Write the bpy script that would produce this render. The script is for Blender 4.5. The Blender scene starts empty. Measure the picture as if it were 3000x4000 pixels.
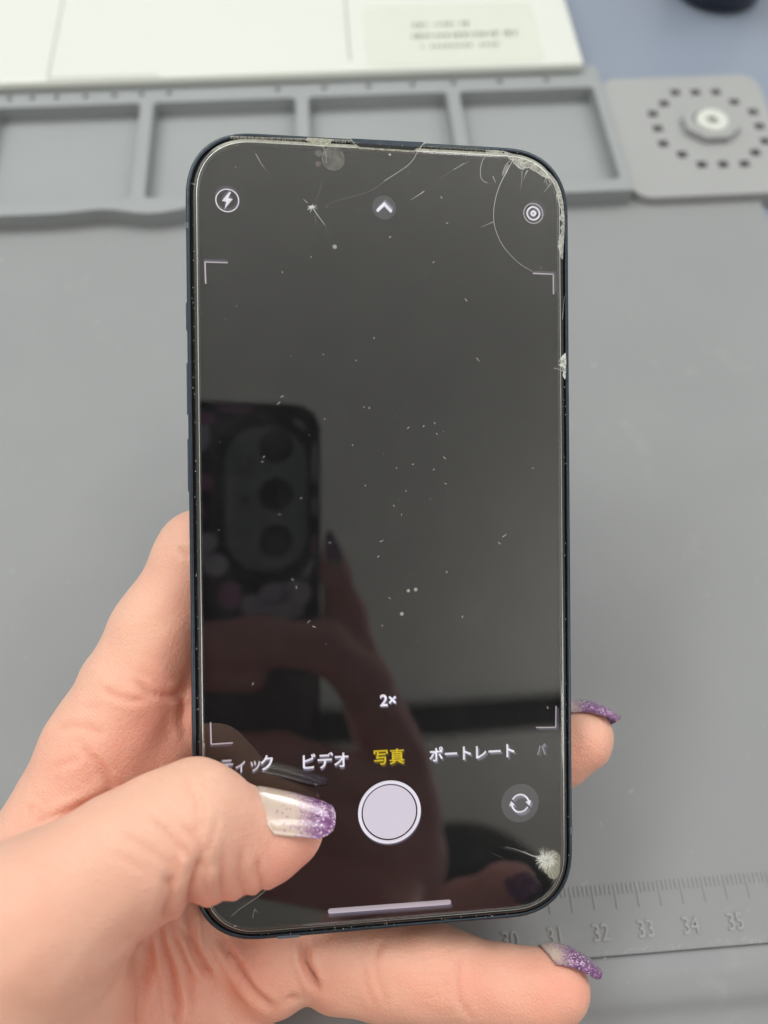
import bpy, bmesh, math, random
import numpy as np
from mathutils import Matrix, Vector
from mathutils.geometry import tessellate_polygon

# ------------------------------------------------------------------ camera
# measured pose: camera axes written in the desk frame (x right, y towards the user, z down), millimetres
MM = 0.001
RM = np.array([[0.9974049, 0.07110664, -0.01128303],
               [-0.05868721, 0.89376091, 0.44468781],
               [0.04170458, -0.44287163, 0.89561456]])
CAM = np.array([1.58, 8.11, 188.22])                     # camera position above the mat, mm
S3 = np.diag([1.0, -1.0, -1.0])
AX = (S3 @ RM.T)                                         # columns: camera right, down, forward in world
FP, CX, CY = 1631.35, 829.5, 1106.0                      # focal length and centre, photo shown 1659 wide
scene = bpy.context.scene
C = scene.collection

cam = bpy.data.cameras.new('camera'); camo = bpy.data.objects.new('camera', cam); C.objects.link(camo)
m = Matrix.Identity(4)
for i in range(3):
    m[i][0] = AX[i, 0]; m[i][1] = -AX[i, 1]; m[i][2] = -AX[i, 2]; m[i][3] = CAM[i] * MM
camo.matrix_world = m
cam.sensor_fit = 'HORIZONTAL'; cam.sensor_width = 36.0; cam.lens = 36.0 * FP / 1659.0
cam.clip_start = 0.002; cam.clip_end = 50
cam.dof.use_dof = True; cam.dof.focus_distance = 0.1412; cam.dof.aperture_fstop = cam.lens / 3.0
scene.camera = camo
scene.view_settings.view_transform = 'Standard'; scene.view_settings.look = 'None'
scene.view_settings.exposure = 0.0; scene.view_settings.gamma = 1.0
scene.cycles.max_bounces = 8; scene.cycles.transparent_max_bounces = 24
scene.cycles.use_denoising = True

# ------------------------------------------------------------------ light
w = bpy.data.worlds.new('World'); scene.world = w; w.use_nodes = True
bg = w.node_tree.nodes['Background']; bg.inputs[0].default_value = (0.98, 1.0, 1.0, 1); bg.inputs[1].default_value = 0.50

def area(name, loc, size, target, power, col):
    l = bpy.data.lights.new(name, 'AREA'); l.shape = 'RECTANGLE'; l.size, l.size_y = size; l.energy = power; l.color = col
    o = bpy.data.objects.new(name, l); C.objects.link(o); o.location = loc
    o.rotation_euler = (Vector(target) - Vector(loc)).to_track_quat('-Z', 'Y').to_euler()
    return o
area('hanging_lamp', (-0.42, 0.52, 0.85), (0.9, 0.22), (-.10, 0.14, 0), 4.0, (1.0, 1.0, 0.985))
area('hanging_lamp', (0.58, 0.48, 0.85), (0.22, 0.9), (.12, .14, 0), 2.6, (1.0, 0.985, 0.97))
area('palm_fill_light', (-0.30, -0.24, 0.34), (0.2, 0.2), (-.03, -.02, .03), .30, (1.0, 0.96, 0.92))  # added unseen fill light from the left, brightens the palm
area('palm_fill_light', (0.36, -0.27, 0.30), (0.15, 0.15), (-.03, -.01, .03), .34, (1.0, 0.97, 0.94))  # added unseen fill from the right, for the palm and the ruler relief
for x_, y_ in ((-0.5, 0.75), (0.75, 0.65), (-1.1, -0.15), (1.3, -1.1)):   # added up-facing fill panels, brighten the ceiling that the glass mirrors
    area('ceiling_fill_light', (x_, y_, 1.0), (1.2, 1.2), (x_, y_, 3), 9, (1.0, 0.99, 0.97))

# ------------------------------------------------------------------ helpers
def camw(p):                                             # camera-space mm -> world metres
    p = np.asarray(p, float)
    return (p @ AX.T + CAM) * MM
def px(x, y, d):                                         # photo pixel at a depth (mm) -> camera-space mm
    return np.array([(x - CX) / FP * d, (y - CY) / FP * d, d])
def tag(o, label=None, cat=None, group=None, kind=None):
    for k, v in (('label', label), ('category', cat), ('group', group), ('kind', kind)):
        if v: o[k] = v
    return o
def mesh(name, V, F, mat, parent=None, smooth=False, mats=None, mi=None):
    me = bpy.data.meshes.new(name)
    me.from_pydata([tuple(map(float, v)) for v in V], [], [tuple(map(int, f)) for f in F])
    me.validate(); me.update()
    o = bpy.data.objects.new(name, me); C.objects.link(o)
    for mm_ in (mats or [mat]): me.materials.append(mm_)
    if mi is not None: me.polygons.foreach_set('material_index', mi)
    if smooth: me.polygons.foreach_set('use_smooth', [True] * len(me.polygons))
    if parent: o.parent = parent
    return o
def empty(name, label, cat, mat=None, group=None):
    o = bpy.data.objects.new(name, None); C.objects.link(o); o.empty_display_size = .01
    if mat is not None: o.matrix_world = mat
    return tag(o, label, cat, group)
def bevel(o, wd, seg=2, ang=35):
    b = o.modifiers.new('bevel', 'BEVEL'); b.width = wd * MM; b.segments = seg; b.limit_method = 'ANGLE'; b.angle_limit = math.radians(ang)
    return o

class N:                                                 # small node-tree helper
    def __init__(s, name):
        s.m = bpy.data.materials.new(name); s.m.use_nodes = True; s.t = s.m.node_tree
        s.t.nodes.clear(); s.out = s.t.nodes.new('ShaderNodeOutputMaterial')
    def n(s, ty, **kw):
        q = s.t.nodes.new('ShaderNode' + ty)
        for k, v in kw.items():
            if hasattr(q, k) and not k[0].isupper(): setattr(q, k, v)
            else: s.set(q, k, v)
        return q
    def set(s, q, k, v):
        key = k.replace('_', ' ') if isinstance(k, str) else k
        if isinstance(v, bpy.types.NodeSocket): s.t.links.new(v, q.inputs[key])
        else: q.inputs[key].default_value = v
    def link(s, a, b): s.t.links.new(a, b)
    def obj(s): return s.n('TexCoord').outputs['Object']
    def noise(s, scale, detail=3, vec=None, rough=.5, dist=0):
        q = s.n('TexNoise'); q.inputs['Scale'].default_value = scale; q.inputs['Detail'].default_value = detail
        q.inputs['Roughness'].default_value = rough; q.inputs['Distortion'].default_value = dist
        s.link(vec or s.obj(), q.inputs['Vector']); return q.outputs['Fac']
    def ramp(s, fac, stops):
        q = s.n('ValToRGB'); s.link(fac, q.inputs[0]); e = q.color_ramp.elements
        while len(e) < len(stops): e.new(.5)
        for i, (p_, c_) in enumerate(stops):
            e[i].position = p_; e[i].color = (*c_, 1) if not isinstance(c_, (int, float)) else (c_, c_, c_, 1)
        return q.outputs[0]
    def math(s, op, a, b=None, clamp=False):
        q = s.n('Math', operation=op); q.use_clamp = clamp
        for i, v in enumerate((a, b)):
            if v is None: continue
            if isinstance(v, bpy.types.NodeSocket): s.link(v, q.inputs[i])
            else: q.inputs[i].default_value = v
        return q.outputs[0]
    def mix(s, f, a, b):
        q = s.n('Mix', data_type='RGBA')
        for i, v in ((0, f), (6, a), (7, b)):
            if isinstance(v, bpy.types.NodeSocket): s.link(v, q.inputs[i])
            else: q.inputs[i].default_value = v if i == 0 else (*v, 1)
        return q.outputs[2]
    def bump(s, h, strength, dist):
        q = s.n('Bump'); q.inputs['Strength'].default_value = strength; q.inputs['Distance'].default_value = dist
        s.link(h, q.inputs['Height']); return q.outputs[0]
    def pbr(s, col, rough=.5, metal=0, normal=None, **kw):
        q = s.n('BsdfPrincipled')
        if isinstance(col, bpy.types.NodeSocket): s.link(col, q.inputs['Base Color'])
        else: q.inputs['Base Color'].default_value = (*col, 1)
        if isinstance(rough, bpy.types.NodeSocket): s.link(rough, q.inputs['Roughness'])
        else: q.inputs['Roughness'].default_value = rough
        q.inputs['Metallic'].default_value = metal
        if normal is not None: s.link(normal, q.inputs['Normal'])
        for k, v in kw.items(): s.set(q, k, v)
        s.link(q.outputs[0], s.out.inputs[0]); return q
    def fin(s, sh=None):
        if sh is not None: s.link(sh, s.out.inputs[0])
        return s.m

# ------------------------------------------------------------------ materials
def simple(name, col, rough=.5, metal=0, var=.06, sc=60, bumpd=0, bs=2000, **kw):
    k = N(name); f = k.noise(sc, 4)
    a = tuple(max(0, c * (1 - var)) for c in col); b = tuple(min(1, c * (1 + var)) for c in col)
    nm = k.bump(k.noise(bs, 3), .4, bumpd) if bumpd else None
    k.pbr(k.mix(f, a, b), rough, metal, nm, **kw); return k.fin()

def mat_silicone():
    k = N('grey_silicone'); base = k.mix(k.noise(9, 3), (.238, .250, .260), (.276, .286, .294))
    spots = k.ramp(k.noise(260, 2), [(.70, 0.0), (.80, 1.0)])
    smear = k.ramp(k.noise(38, 5, rough=.7), [(.60, 0.0), (.78, 1.0)])
    col = k.mix(k.math('MULTIPLY', spots, .22), base, (.55, .56, .55))
    col = k.mix(k.math('MULTIPLY', smear, .20), col, (.52, .52, .50))
    h = k.math('ADD', k.noise(3500, 2), k.math('MULTIPLY', k.noise(400, 2), .5))
    k.pbr(col, k.ramp(k.noise(30, 3), [(.3, .50), (.7, .64)]), 0, k.bump(h, .25, .00006)); return k.fin()
M_sil = mat_silicone()
M_tray = simple('tray_silicone', (.29, .31, .32), .55, var=.05, sc=30, bumpd=.00005)
M_pad = simple('pad_silicone', (.335, .345, .348), .55, var=.04, sc=30)
M_hole = simple('dark_recess', (.02, .021, .024), .8)
M_desk = simple('blue_grey_desk', (.235, .275, .35), .35, var=.10, sc=8)
M_white = simple('white_plastic', (.65, .68, .635), .35, var=.02, sc=12)
M_whiteseam = simple('seam_shadow_grey', (.25, .27, .25), .6)
M_sticker = simple('clear_sticker', (.62, .65, .58), .10, var=.03)
M_ink = simple('green_black_ink', (.09, .12, .09), .6)
M_jar = simple('navy_rubber', (.012, .016, .035), .35)
M_disc = simple('pearl_plastic', (.62, .65, .60), .25, var=.03)
M_beam = simple('dark_beam', (.03, .03, .032), .6)
M_ceil = simple('ceiling_paint', (.78, .77, .72), .8, var=.03, sc=2)
M_wall = simple('warm_wall_paint', (.80, .72, .62), .8, var=.05, sc=2)
M_hair = simple('black_hair', (.008, .008, .01), .5)
M_cloth = simple('black_cloth', (.03, .03, .034), .9)

k = N('navy_aluminium')
k.pbr(k.mix(k.noise(900, 4), (.026, .038, .054), (.062, .080, .10)), .24, .6, k.bump(k.noise(2500, 2), .3, .00004)); M_frame = k.fin()
k = N('dusty_gap')
sp = k.ramp(k.noise(2600, 3, rough=.7), [(.64, 0.0), (.74, 1.0)])
k.pbr(k.mix(sp, (.006, .006, .007), (.25, .25, .23)), .7); M_gap = k.fin()
k = N('black_display')
k.pbr((.009, .009, .0095), .4, **{'Specular IOR Level': 0.0}); M_disp = k.fin()

def glass(name, refl, rough, tint=(1, 1, 1), haze=0.0):
    k = N(name); fr = k.n('Fresnel', IOR=1.5); f = k.math('MULTIPLY', fr.outputs[0], refl, True)
    g = k.n('BsdfGlossy', Roughness=rough, Color=(*tint, 1)); t = k.n('BsdfTransparent')
    body = t.outputs[0]
    if haze:
        d = k.n('BsdfDiffuse', Color=(.6, .6, .56, 1))
        sm = k.math('MULTIPLY', k.ramp(k.noise(120, 6, rough=.75, dist=.6), [(.45, 0.0), (.8, 1.0)]), haze)
        a = k.n('MixShader'); k.link(sm, a.inputs[0]); k.link(t.outputs[0], a.inputs[1]); k.link(d.outputs[0], a.inputs[2]); body = a.outputs[0]
    mx = k.n('MixShader'); k.link(f, mx.inputs[0]); k.link(body, mx.inputs[1]); k.link(g.outputs[0], mx.inputs[2])
    return k.fin(mx.outputs[0])
M_glass = glass('screen_glass', 1.95, .0, (.985, .985, .985), .016)
M_gedge = glass('polished_glass_edge', 3.2, .09, (1, .99, .93))
k = N('worn_glass_rim')
sx_ = k.n('SeparateXYZ'); k.link(k.obj(), sx_.inputs[0])
topm = k.ramp(k.math('ADD', k.math('MULTIPLY', sx_.outputs[1], -1000), -69.0), [(0.0, 0.0), (1.0, 1.0)])   # worn pale along the top edge only
grit = k.math('MULTIPLY', k.ramp(k.noise(2200, 4, rough=.75), [(.60, 0.0), (.70, 1.0)]), .35)
worn = k.math('MULTIPLY', k.ramp(k.noise(1400, 4, rough=.75), [(.25, 0.4), (.55, 1.0)]), topm)
k.pbr(k.mix(k.math('MAXIMUM', grit, worn), (.022, .022, .020), (.33, .33, .28)), .22); M_rim = k.fin()
k = N('rim_line'); k.pbr((.62, .65, .62), .14, .9); M_line = k.fin()

def emis(name, col, s):
    k = N(name); e = k.n('Emission', Color=(*col, 1), Strength=s); return k.fin(e.outputs[0])
def glow(name, col, s):
    k = N(name); e = k.n('Emission', Color=(*col, 1), Strength=s); t = k.n('BsdfTransparent')
    a = k.n('AddShader'); k.link(e.outputs[0], a.inputs[0]); k.link(t.outputs[0], a.inputs[1]); return k.fin(a.outputs[0])
E_white = emis('lit_pixels_white', (.70, .67, .72), .95); G_white = glow('pixel_glow_white', (.60, .585, .76), .052)
E_dim = emis('lit_pixels_dim', (.80, .76, .90), .33); G_dim = glow('pixel_glow_dim', (.55, .52, .75), .03)
E_soft = emis('lit_pixels_soft', (.66, .57, .62), .62); G_soft = glow('pixel_glow_soft', (.55, .48, .64), .034)
E_yel = emis('lit_pixels_yellow', (.62, .45, .02), .80); G_yel = glow('pixel_glow_yellow', (.55, .42, .01), .062)
E_grey = emis('lit_pixels_grey', (.70, .68, .76), .085)
E_black = emis('unlit_pixels', (.1, .1, .2), .03)

def frosted(name, col, lo, hi, sc, amax, rough=.5):
    k = N(name); al = k.math('MULTIPLY', k.ramp(k.noise(sc, 6, rough=.8, dist=.5), [(lo, 0.0), (hi, 1.0)]), amax)
    d = k.n('BsdfPrincipled', Roughness=rough); k.link(k.mix(k.ramp(k.noise(sc * 1.4 + 300, 5, rough=.8, dist=1.2), [(.36, 0.0), (.62, 1.0)]), tuple(c * .30 for c in col), tuple(min(1, c * 1.15) for c in col)), d.inputs['Base Color'])
    k.link(k.bump(k.noise(sc * 2, 4), 1.0, .0003), d.inputs['Normal'])
    t = k.n('BsdfTransparent'); mx = k.n('MixShader'); k.link(al, mx.inputs[0]); k.link(t.outputs[0], mx.inputs[1]); k.link(d.outputs[0], mx.inputs[2])
    return k.fin(mx.outputs[0])
M_chip = frosted('shattered_glass', (.50, .51, .46), .18, .52, 900, .95, .3)
M_chip2 = frosted('flaked_glass', (.46, .46, .37), .10, .42, 700, .85, .3)
M_core = frosted('crushed_glass_core', (.80, .84, .78), .3, .52, 1500, .95, .4)
M_bubble = frosted('air_bubble', (.30, .295, .27), .0, .1, 200, .36, .2)
M_smudge = frosted('finger_smudge', (.34, .32, .30), .45, .72, 420, .11)
def alpha_mat(name, col, a, rough=.4):
    k = N(name); d = k.n('BsdfPrincipled', Roughness=rough); d.inputs['Base Color'].default_value = (*col, 1)
    t = k.n('BsdfTransparent'); mx = k.n('MixShader'); mx.inputs[0].default_value = a
    k.link(t.outputs[0], mx.inputs[1]); k.link(d.outputs[0], mx.inputs[2]); return k.fin(mx.outputs[0])
M_spark = alpha_mat('bright_splinter', (.85, .88, .82), .8)
M_crack = alpha_mat('crack_line', (.80, .81, .76), .55)
M_crackf = alpha_mat('faint_crack_line', (.75, .76, .72), .18)
M_dust = alpha_mat('pale_dust', (.85, .85, .80), .75, .8)

# ------------------------------------------------------------------ setting: desk, room
mesh('desk', [(-1.2, -.16, -.0031), (1.2, -.16, -.0031), (1.2, 1.1, -.0031), (-1.2, 1.1, -.0031)], [(0, 1, 2, 3)], M_desk)['kind'] = 'structure'
mesh('ceiling', [(-2.4, -2.2, 1.5), (2.4, -2.2, 1.5), (2.4, 2.4, 1.5), (-2.4, 2.4, 1.5)], [(0, 1, 2, 3)], M_ceil)['kind'] = 'structure'
mesh('wall', [(-2.4, -2.2, -.7), (2.4, -2.2, -.7), (2.4, -2.2, 1.5), (-2.4, -2.2, 1.5)], [(0, 1, 2, 3)], M_wall)['kind'] = 'structure'

def boxv(x0, x1, y0, y1, z0, z1):
    V = [(x, y, z) for z in (z0, z1) for y in (y0, y1) for x in (x0, x1)]
    return V, [(0, 2, 3, 1), (4, 5, 7, 6), (0, 1, 5, 4), (2, 6, 7, 3), (0, 4, 6, 2), (1, 3, 7, 5)]
def box(name, x0, x1, y0, y1, z0, z1, mat, parent=None, bv=0):   # mm
    V, F = boxv(x0, x1, y0, y1, z0, z1)
    o = mesh(name, [tuple(c * MM for c in v) for v in V], F, mat, parent)
    if bv: bevel(o, bv)
    return o

# ------------------------------------------------------------------ repair mat (mat frame: X = x-270, Y = -y)
def plate(name, outer, holes, z0, z1, mat, parent, bv=.6, floor_mat=None):
    """flat plate with recesses; holes = [(polygon, floor z)]"""
    polys = [[Vector((x, y, 0)) for x, y in p] for p in [outer] + [h[0] for h in holes]]
    tris = tessellate_polygon(polys)
    flat = [p for poly in polys for p in poly]
    V = [(p.x * MM, p.y * MM, z1 * MM) for p in flat]; F = [tuple(t) for t in tris]; mi = [0] * len(F)
    n0 = len(outer); b = len(V)
    V += [(x * MM, y * MM, z0 * MM) for x, y in outer]
    F += [(i, (i + 1) % n0, b + (i + 1) % n0, b + i) for i in range(n0)]; mi += [0] * n0
    off = n0
    for poly, fz in holes:
        n = len(poly); b = len(V)
        V += [(x * MM, y * MM, fz * MM) for x, y in poly]
        F += [(off + i, off + (i + 1) % n, b + (i + 1) % n, b + i) for i in range(n)]; mi += [0] * n
        F += [tuple(b + t for t in tri) for tri in tessellate_polygon([[Vector((x, y, 0)) for x, y in poly]])]
        k_ = len(F) - len(mi); mi += [1 if (floor_mat and n < 9) else 0] * k_
        off += n
    o = mesh(name, V, F, mat, parent, mats=[mat, floor_mat or mat], mi=mi)
    bm = bmesh.new(); bm.from_mesh(o.data)
    bmesh.ops.recalc_face_normals(bm, faces=bm.faces)
    bmesh.ops.dissolve_limit(bm, angle_limit=.01, verts=bm.verts, edges=bm.edges, delimit={'MATERIAL'})
    bm.to_mesh(o.data); bm.free()
    if bv: bevel(o, bv, 3, 40)
    return o
def rrect(x0, x1, y0, y1, r, n=5):
    P = []
    for cx, cy, a0 in ((x1 - r, y1 - r, 0), (x0 + r, y1 - r, 90), (x0 + r, y0 + r, 180), (x1 - r, y0 + r, 270)):
        for i in range(n + 1):
            a = math.radians(a0 + 90 * i / n); P.append((cx + r * math.cos(a), cy + r * math.sin(a)))
    return P

matroot = empty('repair_mat', 'grey silicone repair mat with raised parts trays and embossed ruler under the phone', 'repair mat')
# sheet with the profile of its near edge: crease, raised rounded lip, hollow, end
prof = [(225, 0), (100, 0), (40, 0), (-4, 0), (-8.3, 0), (-8.55, 0), (-8.8, -.02), (-9.0, -.8), (-9.3, -.1)]
prof += [(-9.6 - .5 * q, .15 + 1.15 * math.sin(math.pi * min(q / 9, 1) * .5) - 2.6 / (1 + math.exp(-(q - 19) / 2.2))) for q in range(0, 40)]
prof += [(-45, -1.3), (-90, -1.3)]
V = []; F = []
for x in (-160, 151.5):
    V += [(x * MM, y * MM, z * MM) for y, z in prof]
n = len(prof); F = [(i, i + 1, n + i + 1, n + i) for i in range(n - 1)]
b = len(V)
V += [(x * MM, prof[j][0] * MM, -3 * MM) for x in (-160, 151.5) for j in range(n)]
F += [(n + i, n + i + 1, b + n + i + 1, b + n + i) for i in range(n - 1)]
sheet = mesh('work_surface', V, F, M_sil, matroot, smooth=True)
sheet.data.set_sharp_from_angle(angle=math.radians(32))

# parts tray
def wob(x):                                              # uneven front rim at the left
    return 1.3 * math.exp(-((x + 76) / 9) ** 2) - 1.7 * math.exp(-((x + 60) / 9) ** 2) + .7 * math.exp(-((x + 42) / 8) ** 2)
outer = [(104.6, 283.5), (-180, 283.5), (-180, 216)]
outer += [(x, 216 + wob(x)) for x in range(-176, 100, 4)] + [(104.6, 216)]
comps = []
xs = [-124.5, -118.8 - 0, -67.2, -62.8, -10.4, -6.0, 45.9, 50.3, 101.2]
for a_, b_ in ((-176, -124), (-119.6, -67.0), (-62.4, -10.4), (-5.8, 45.8), (50.4, 101.2)):
    comps.append((rrect(a_, b_, 221.6, 271, 1.6, 2), 0.35))
dims = [155, 163.3, 172, 182.5, 193, 203, 213, 253, 270.5, 287, 303.5, 319, 336.5, 354.3]
for d_ in [146, 137] + dims:
    cx_ = d_ - 270
    comps.append(([(cx_ + 1.15 * math.cos(a), 276 + 1.15 * math.sin(a)) for a in [math.radians(45 * q) for q in range(8)]], 3.0))
tray = plate('parts_tray', outer, comps, -3, 6, M_tray, matroot, .45, M_hole)
# ball-holder pad
padout = []
for p_ in rrect(105.2, 152.3, 215.2, 279.5, 7.5, 6): padout.append(p_)
padout = [(x + (3.0 * (y - 215.2) / 64 if x > 130 else 0), y) for x, y in padout]
hs = []
for hx, hy in [(403.6, 270.3), (411.4, 270), (419.3, 269.8), (424.7, 263.7), (430.2, 257.7), (430.3, 249.6), (430.1, 241.5), (424.6, 235.7), (419, 230.1), (411.2, 230.3), (403.5, 230.6), (397.7, 236.2), (392.2, 242.3), (392.2, 250.5), (392.2, 258.7), (397.8, 264.3)]:
    a_ = math.atan2(hy - 250.2, hx - 411.2); ca, sa = 1.0, 0.0
    q_ = [(-1.85, -1.7), (1.85, -1.7), (1.85, 1.7), (-1.85, 1.7)]
    hs.append(([(hx - 270 + x, hy + y) for x, y in q_], .2))
# keep holes on the pad: widen it
padout = [(x + (12 if x > 130 else 0), y) for x, y in padout]
plate('holder_pad', padout, hs, -3, 3, M_pad, matroot, .5, M_hole)
hexo = [(411.2 - 270 + 10.6 * math.cos(math.radians(22.5 + 45 * i)), 250.2 + 9.6 * math.sin(math.radians(22.5 + 45 * i))) for i in range(8)]
hexi = [(411.2 - 270 + 6.6 * math.cos(math.radians(15 * i)), 250.6 + 6.2 * math.sin(math.radians(15 * i))) for i in range(24)]
plate('holder_boss', hexo, [(hexi, 3.6)], 3.0, 5.6, M_pad, matroot, .5)
def lathe(name, prof, cx, cy, mat, parent=None, seg=48, matw=None):
    V = []; F = []
    for r, z in prof:
        V += [((cx + r * math.cos(2 * math.pi * i / seg)) * MM, (cy + r * math.sin(2 * math.pi * i / seg)) * MM, z * MM) for i in range(seg)]
    for j in range(len(prof) - 1):
        F += [(j * seg + i, j * seg + (i + 1) % seg, (j + 1) * seg + (i + 1) % seg, (j + 1) * seg + i) for i in range(seg)]
    return mesh(name, V, F, mat, parent, smooth=True)
lathe('disc', [(6.0, 3.6), (6.0, 5.6), (5.6, 6.1), (2.2, 6.1), (1.9, 5.4)], 141.6, 250.6, M_disc, matroot)
lathe('disc_centre', [(2.0, 5.3), (1.2, 5.4), (.001, 5.4)], 141.6, 250.6, simple('grey_pin', (.2, .21, .2), .4), matroot)

# ruler: raised ticks and numerals
def boxes_mesh(name, L, mat, parent):
    V = []; F = []
    for b_ in L:
        v, f = boxv(*b_); o_ = len(V); V += [tuple(c * MM for c in q) for q in v]; F += [tuple(i + o_ for i in q) for q in f]
    o = mesh(name, V, F, mat, parent); bevel(o, .1, 2); return o
M_emb = simple('embossed_silicone', (.325, .335, .338), .42, var=.03)
longs = []; shorts = []
for mmi in range(-60, 150):
    x = 40 + mmi
    if not -150 < x < 148: continue
    if mmi % 5 == 0: longs.append((x - .13, x + .13, 0, 5.0, -.1, .26))
    else: shorts.append((x - .13, x + .13, 2.9, 5.0, -.1, .26))
for b_ in longs:
    if b_[0] > 0: boxes_mesh('ruler_tick', [b_], M_emb, matroot)
o = boxes_mesh('ruler_ticks', shorts + [b_ for b_ in longs if b_[0] <= 0], M_emb, matroot); o['kind'] = 'stuff'
def text_mesh(body, size, off=0.0, ext=0.0, align='CENTER'):
    cu = bpy.data.curves.new('t', 'FONT'); cu.body = body; cu.size = size; cu.offset = off; cu.extrude = ext; cu.align_x = align; cu.resolution_u = 4
    ob = bpy.data.objects.new('t', cu); C.objects.link(ob); bpy.context.view_layer.update()
    me = bpy.data.meshes.new_from_object(ob.evaluated_get(bpy.context.evaluated_depsgraph_get()))
    bpy.data.objects.remove(ob); return me
def outline_strokes(me):
    pass
for i, num in enumerate(range(27, 37)):
    me = text_mesh(str(num), .0048, 0.00002, .00022); me.materials.clear(); me.materials.append(M_emb)
    for v_ in me.vertices: v_.co.x *= .82
    me.name = 'numeral'; o = bpy.data.objects.new('numeral', me); C.objects.link(o); o.parent = matroot
    o.location = ((40 + (num - 31) * 10 + .3) * MM, -5.9 * MM, 0.0001)
    pass

# scuffs, lint and crumbs on the mat
random.seed(31); V = []; F = []
def fleck(x, y, l, w_, a, z=.06):
    o_ = len(V); ca, sa = math.cos(a), math.sin(a); P = [(-l, -w_ * .3), (-l * .3, -w_), (l, -w_ * .2), (l * .4, w_), (-l * .6, w_ * .7)]
    for u_, v_ in P: V.append(((x + u_ * ca - v_ * sa) * MM, (y + u_ * sa + v_ * ca) * MM, z * MM))
    F.append(tuple(range(o_, o_ + 5)))
for i in range(150): fleck(random.uniform(-150, 148), random.uniform(-6, 205), random.uniform(.15, .5), random.uniform(.08, .2), random.uniform(0, 6.3))
for i in range(46): fleck(random.uniform(-150, 148), random.uniform(-6, 200), random.uniform(.8, 2.6), random.uniform(.05, .10), random.gauss(1.2, .7))
for i in range(60): fleck(random.uniform(40, 100), random.gauss(-8.1, .5), random.uniform(.10, .3), random.uniform(.08, .2), random.uniform(0, 6.3), .1)
for i in range(40): fleck(random.uniform(-120, 100), random.uniform(223, 268), random.uniform(.2, .6), random.uniform(.1, .3), random.uniform(0, 6.3), .42)
mk = mesh('lint_and_scuffs', V, F, alpha_mat('scuff', (.68, .68, .66), .5, .8), matroot); mk['kind'] = 'stuff'

# ------------------------------------------------------------------ white case, sticker, jar
wc = empty('white_case', 'flat white plastic case with a written sticker, resting behind the mat trays', 'case')
box('shell', -220, 98.6, 279, 470, 6.05, 10.2, M_white, wc, 1.6)
box('base', -215, 95, 290, 468, -3, 6.0, M_white, wc, .5)
box('seam', -100.4, -99.9, 280.5, 330, 10.1, 10.26, M_whiteseam, wc)
box('seam', -100, -60, 280.2, 280.5, 10.1, 10.24, M_whiteseam, wc)
box('seam', 10.3, 10.9, 284.7, 330, 10.1, 10.27, M_whiteseam, wc)
st = plate('sticker', rrect(17, 84, 277.5 + 3.5, 318, 3, 4), [], 10.1, 10.35, M_sticker, wc, 0)
random.seed(5)
for row, (x0, x1, yy, hh, wd) in enumerate([(36, 58, 305, 3.0, .6), (35, 76, 298, 3.6, .9), (38, 68, 291.5, 2.6, .5)]):
    L = []; x = x0
    while x < x1:
        ww = random.uniform(.8, 2.2)
        if random.random() < .86:
            hh_ = hh * random.uniform(.5, 1)
            L.append((x, x + ww * .45, yy - hh_ / 2, yy + hh_ / 2, 10.3, 10.42)); L.append((x, x + ww, yy + hh_ * .2, yy + hh_ * .2 + wd * .6, 10.3, 10.43))
        x += ww + .5
    V = []; F = []
    for b_ in L:
        v, f = boxv(*b_); o_ = len(V); V += [tuple(c * MM for c in q) for q in v]; F += [tuple(i + o_ for i in q) for q in f]
    mesh('handwritten_line', V, F, M_ink, wc)
jar = lathe('jar', [(.1, -3), (16, -3), (19, -1), (19.5, 6), (19, 34), (17, 37), (.1, 38)], 172, 346, M_jar)
tag(jar, 'dark navy round pot standing on the blue desk beyond the mat corner', 'pot')

# ------------------------------------------------------------------ phone
Rp = np.array([[0.9907455699, 0.0091375536, -0.1354242252], [-0.0103104604, 0.9999151458, -0.0079621255], [0.1353399796, 0.0092847267, 0.9907557135]])
tp = np.array([0.4742841, 4.5365542, 140.2332987])
PW, PH = 71.5, 146.7
mw = np.eye(4); mw[:3, :3] = AX @ Rp; mw[:3, 3] = camw(tp)
phone = empty('smartphone', 'dark navy smartphone held over the mat, camera screen lit, protector cracked at its corners', 'phone', Matrix(mw.tolist()))
Cl = -Rp.T @ tp                                          # camera position in phone frame
def G(x, y, z=0.0):                                      # photo pixel -> phone-frame point on the plane at z (mm)
    d = Rp.T @ np.array([(x - CX) / FP, (y - CY) / FP, 1.0])
    s = (z - Cl[2]) / d[2]; q = Cl + s * d
    return (q[0], q[1])
ZD, ZT = 0.95, -0.60                                     # display plane, glass top (z grows into the phone)

def squircle(inset, r0=12.5, n=14, ex=2.35):
    """rounded outline, inset mm from the phone's edge"""
    hx, hy = PW / 2 - inset, PH / 2 - inset; r = max(r0 - inset, .5); P = []
    for sx, sy, a0 in ((1, 1, 0), (-1, 1, 90), (-1, -1, 180), (1, -1, 270)):
        for i in range(n + 1):
            a = math.radians(a0 + 90 * i / n); ca, sa = math.cos(a), math.sin(a)
            x = abs(ca) ** (2 / ex); y = abs(sa) ** (2 / ex)
            P.append((sx * (hx - r + r * x) if True else 0, sy * (hy - r + r * y)))
    return P
NS = len(squircle(0))
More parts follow.
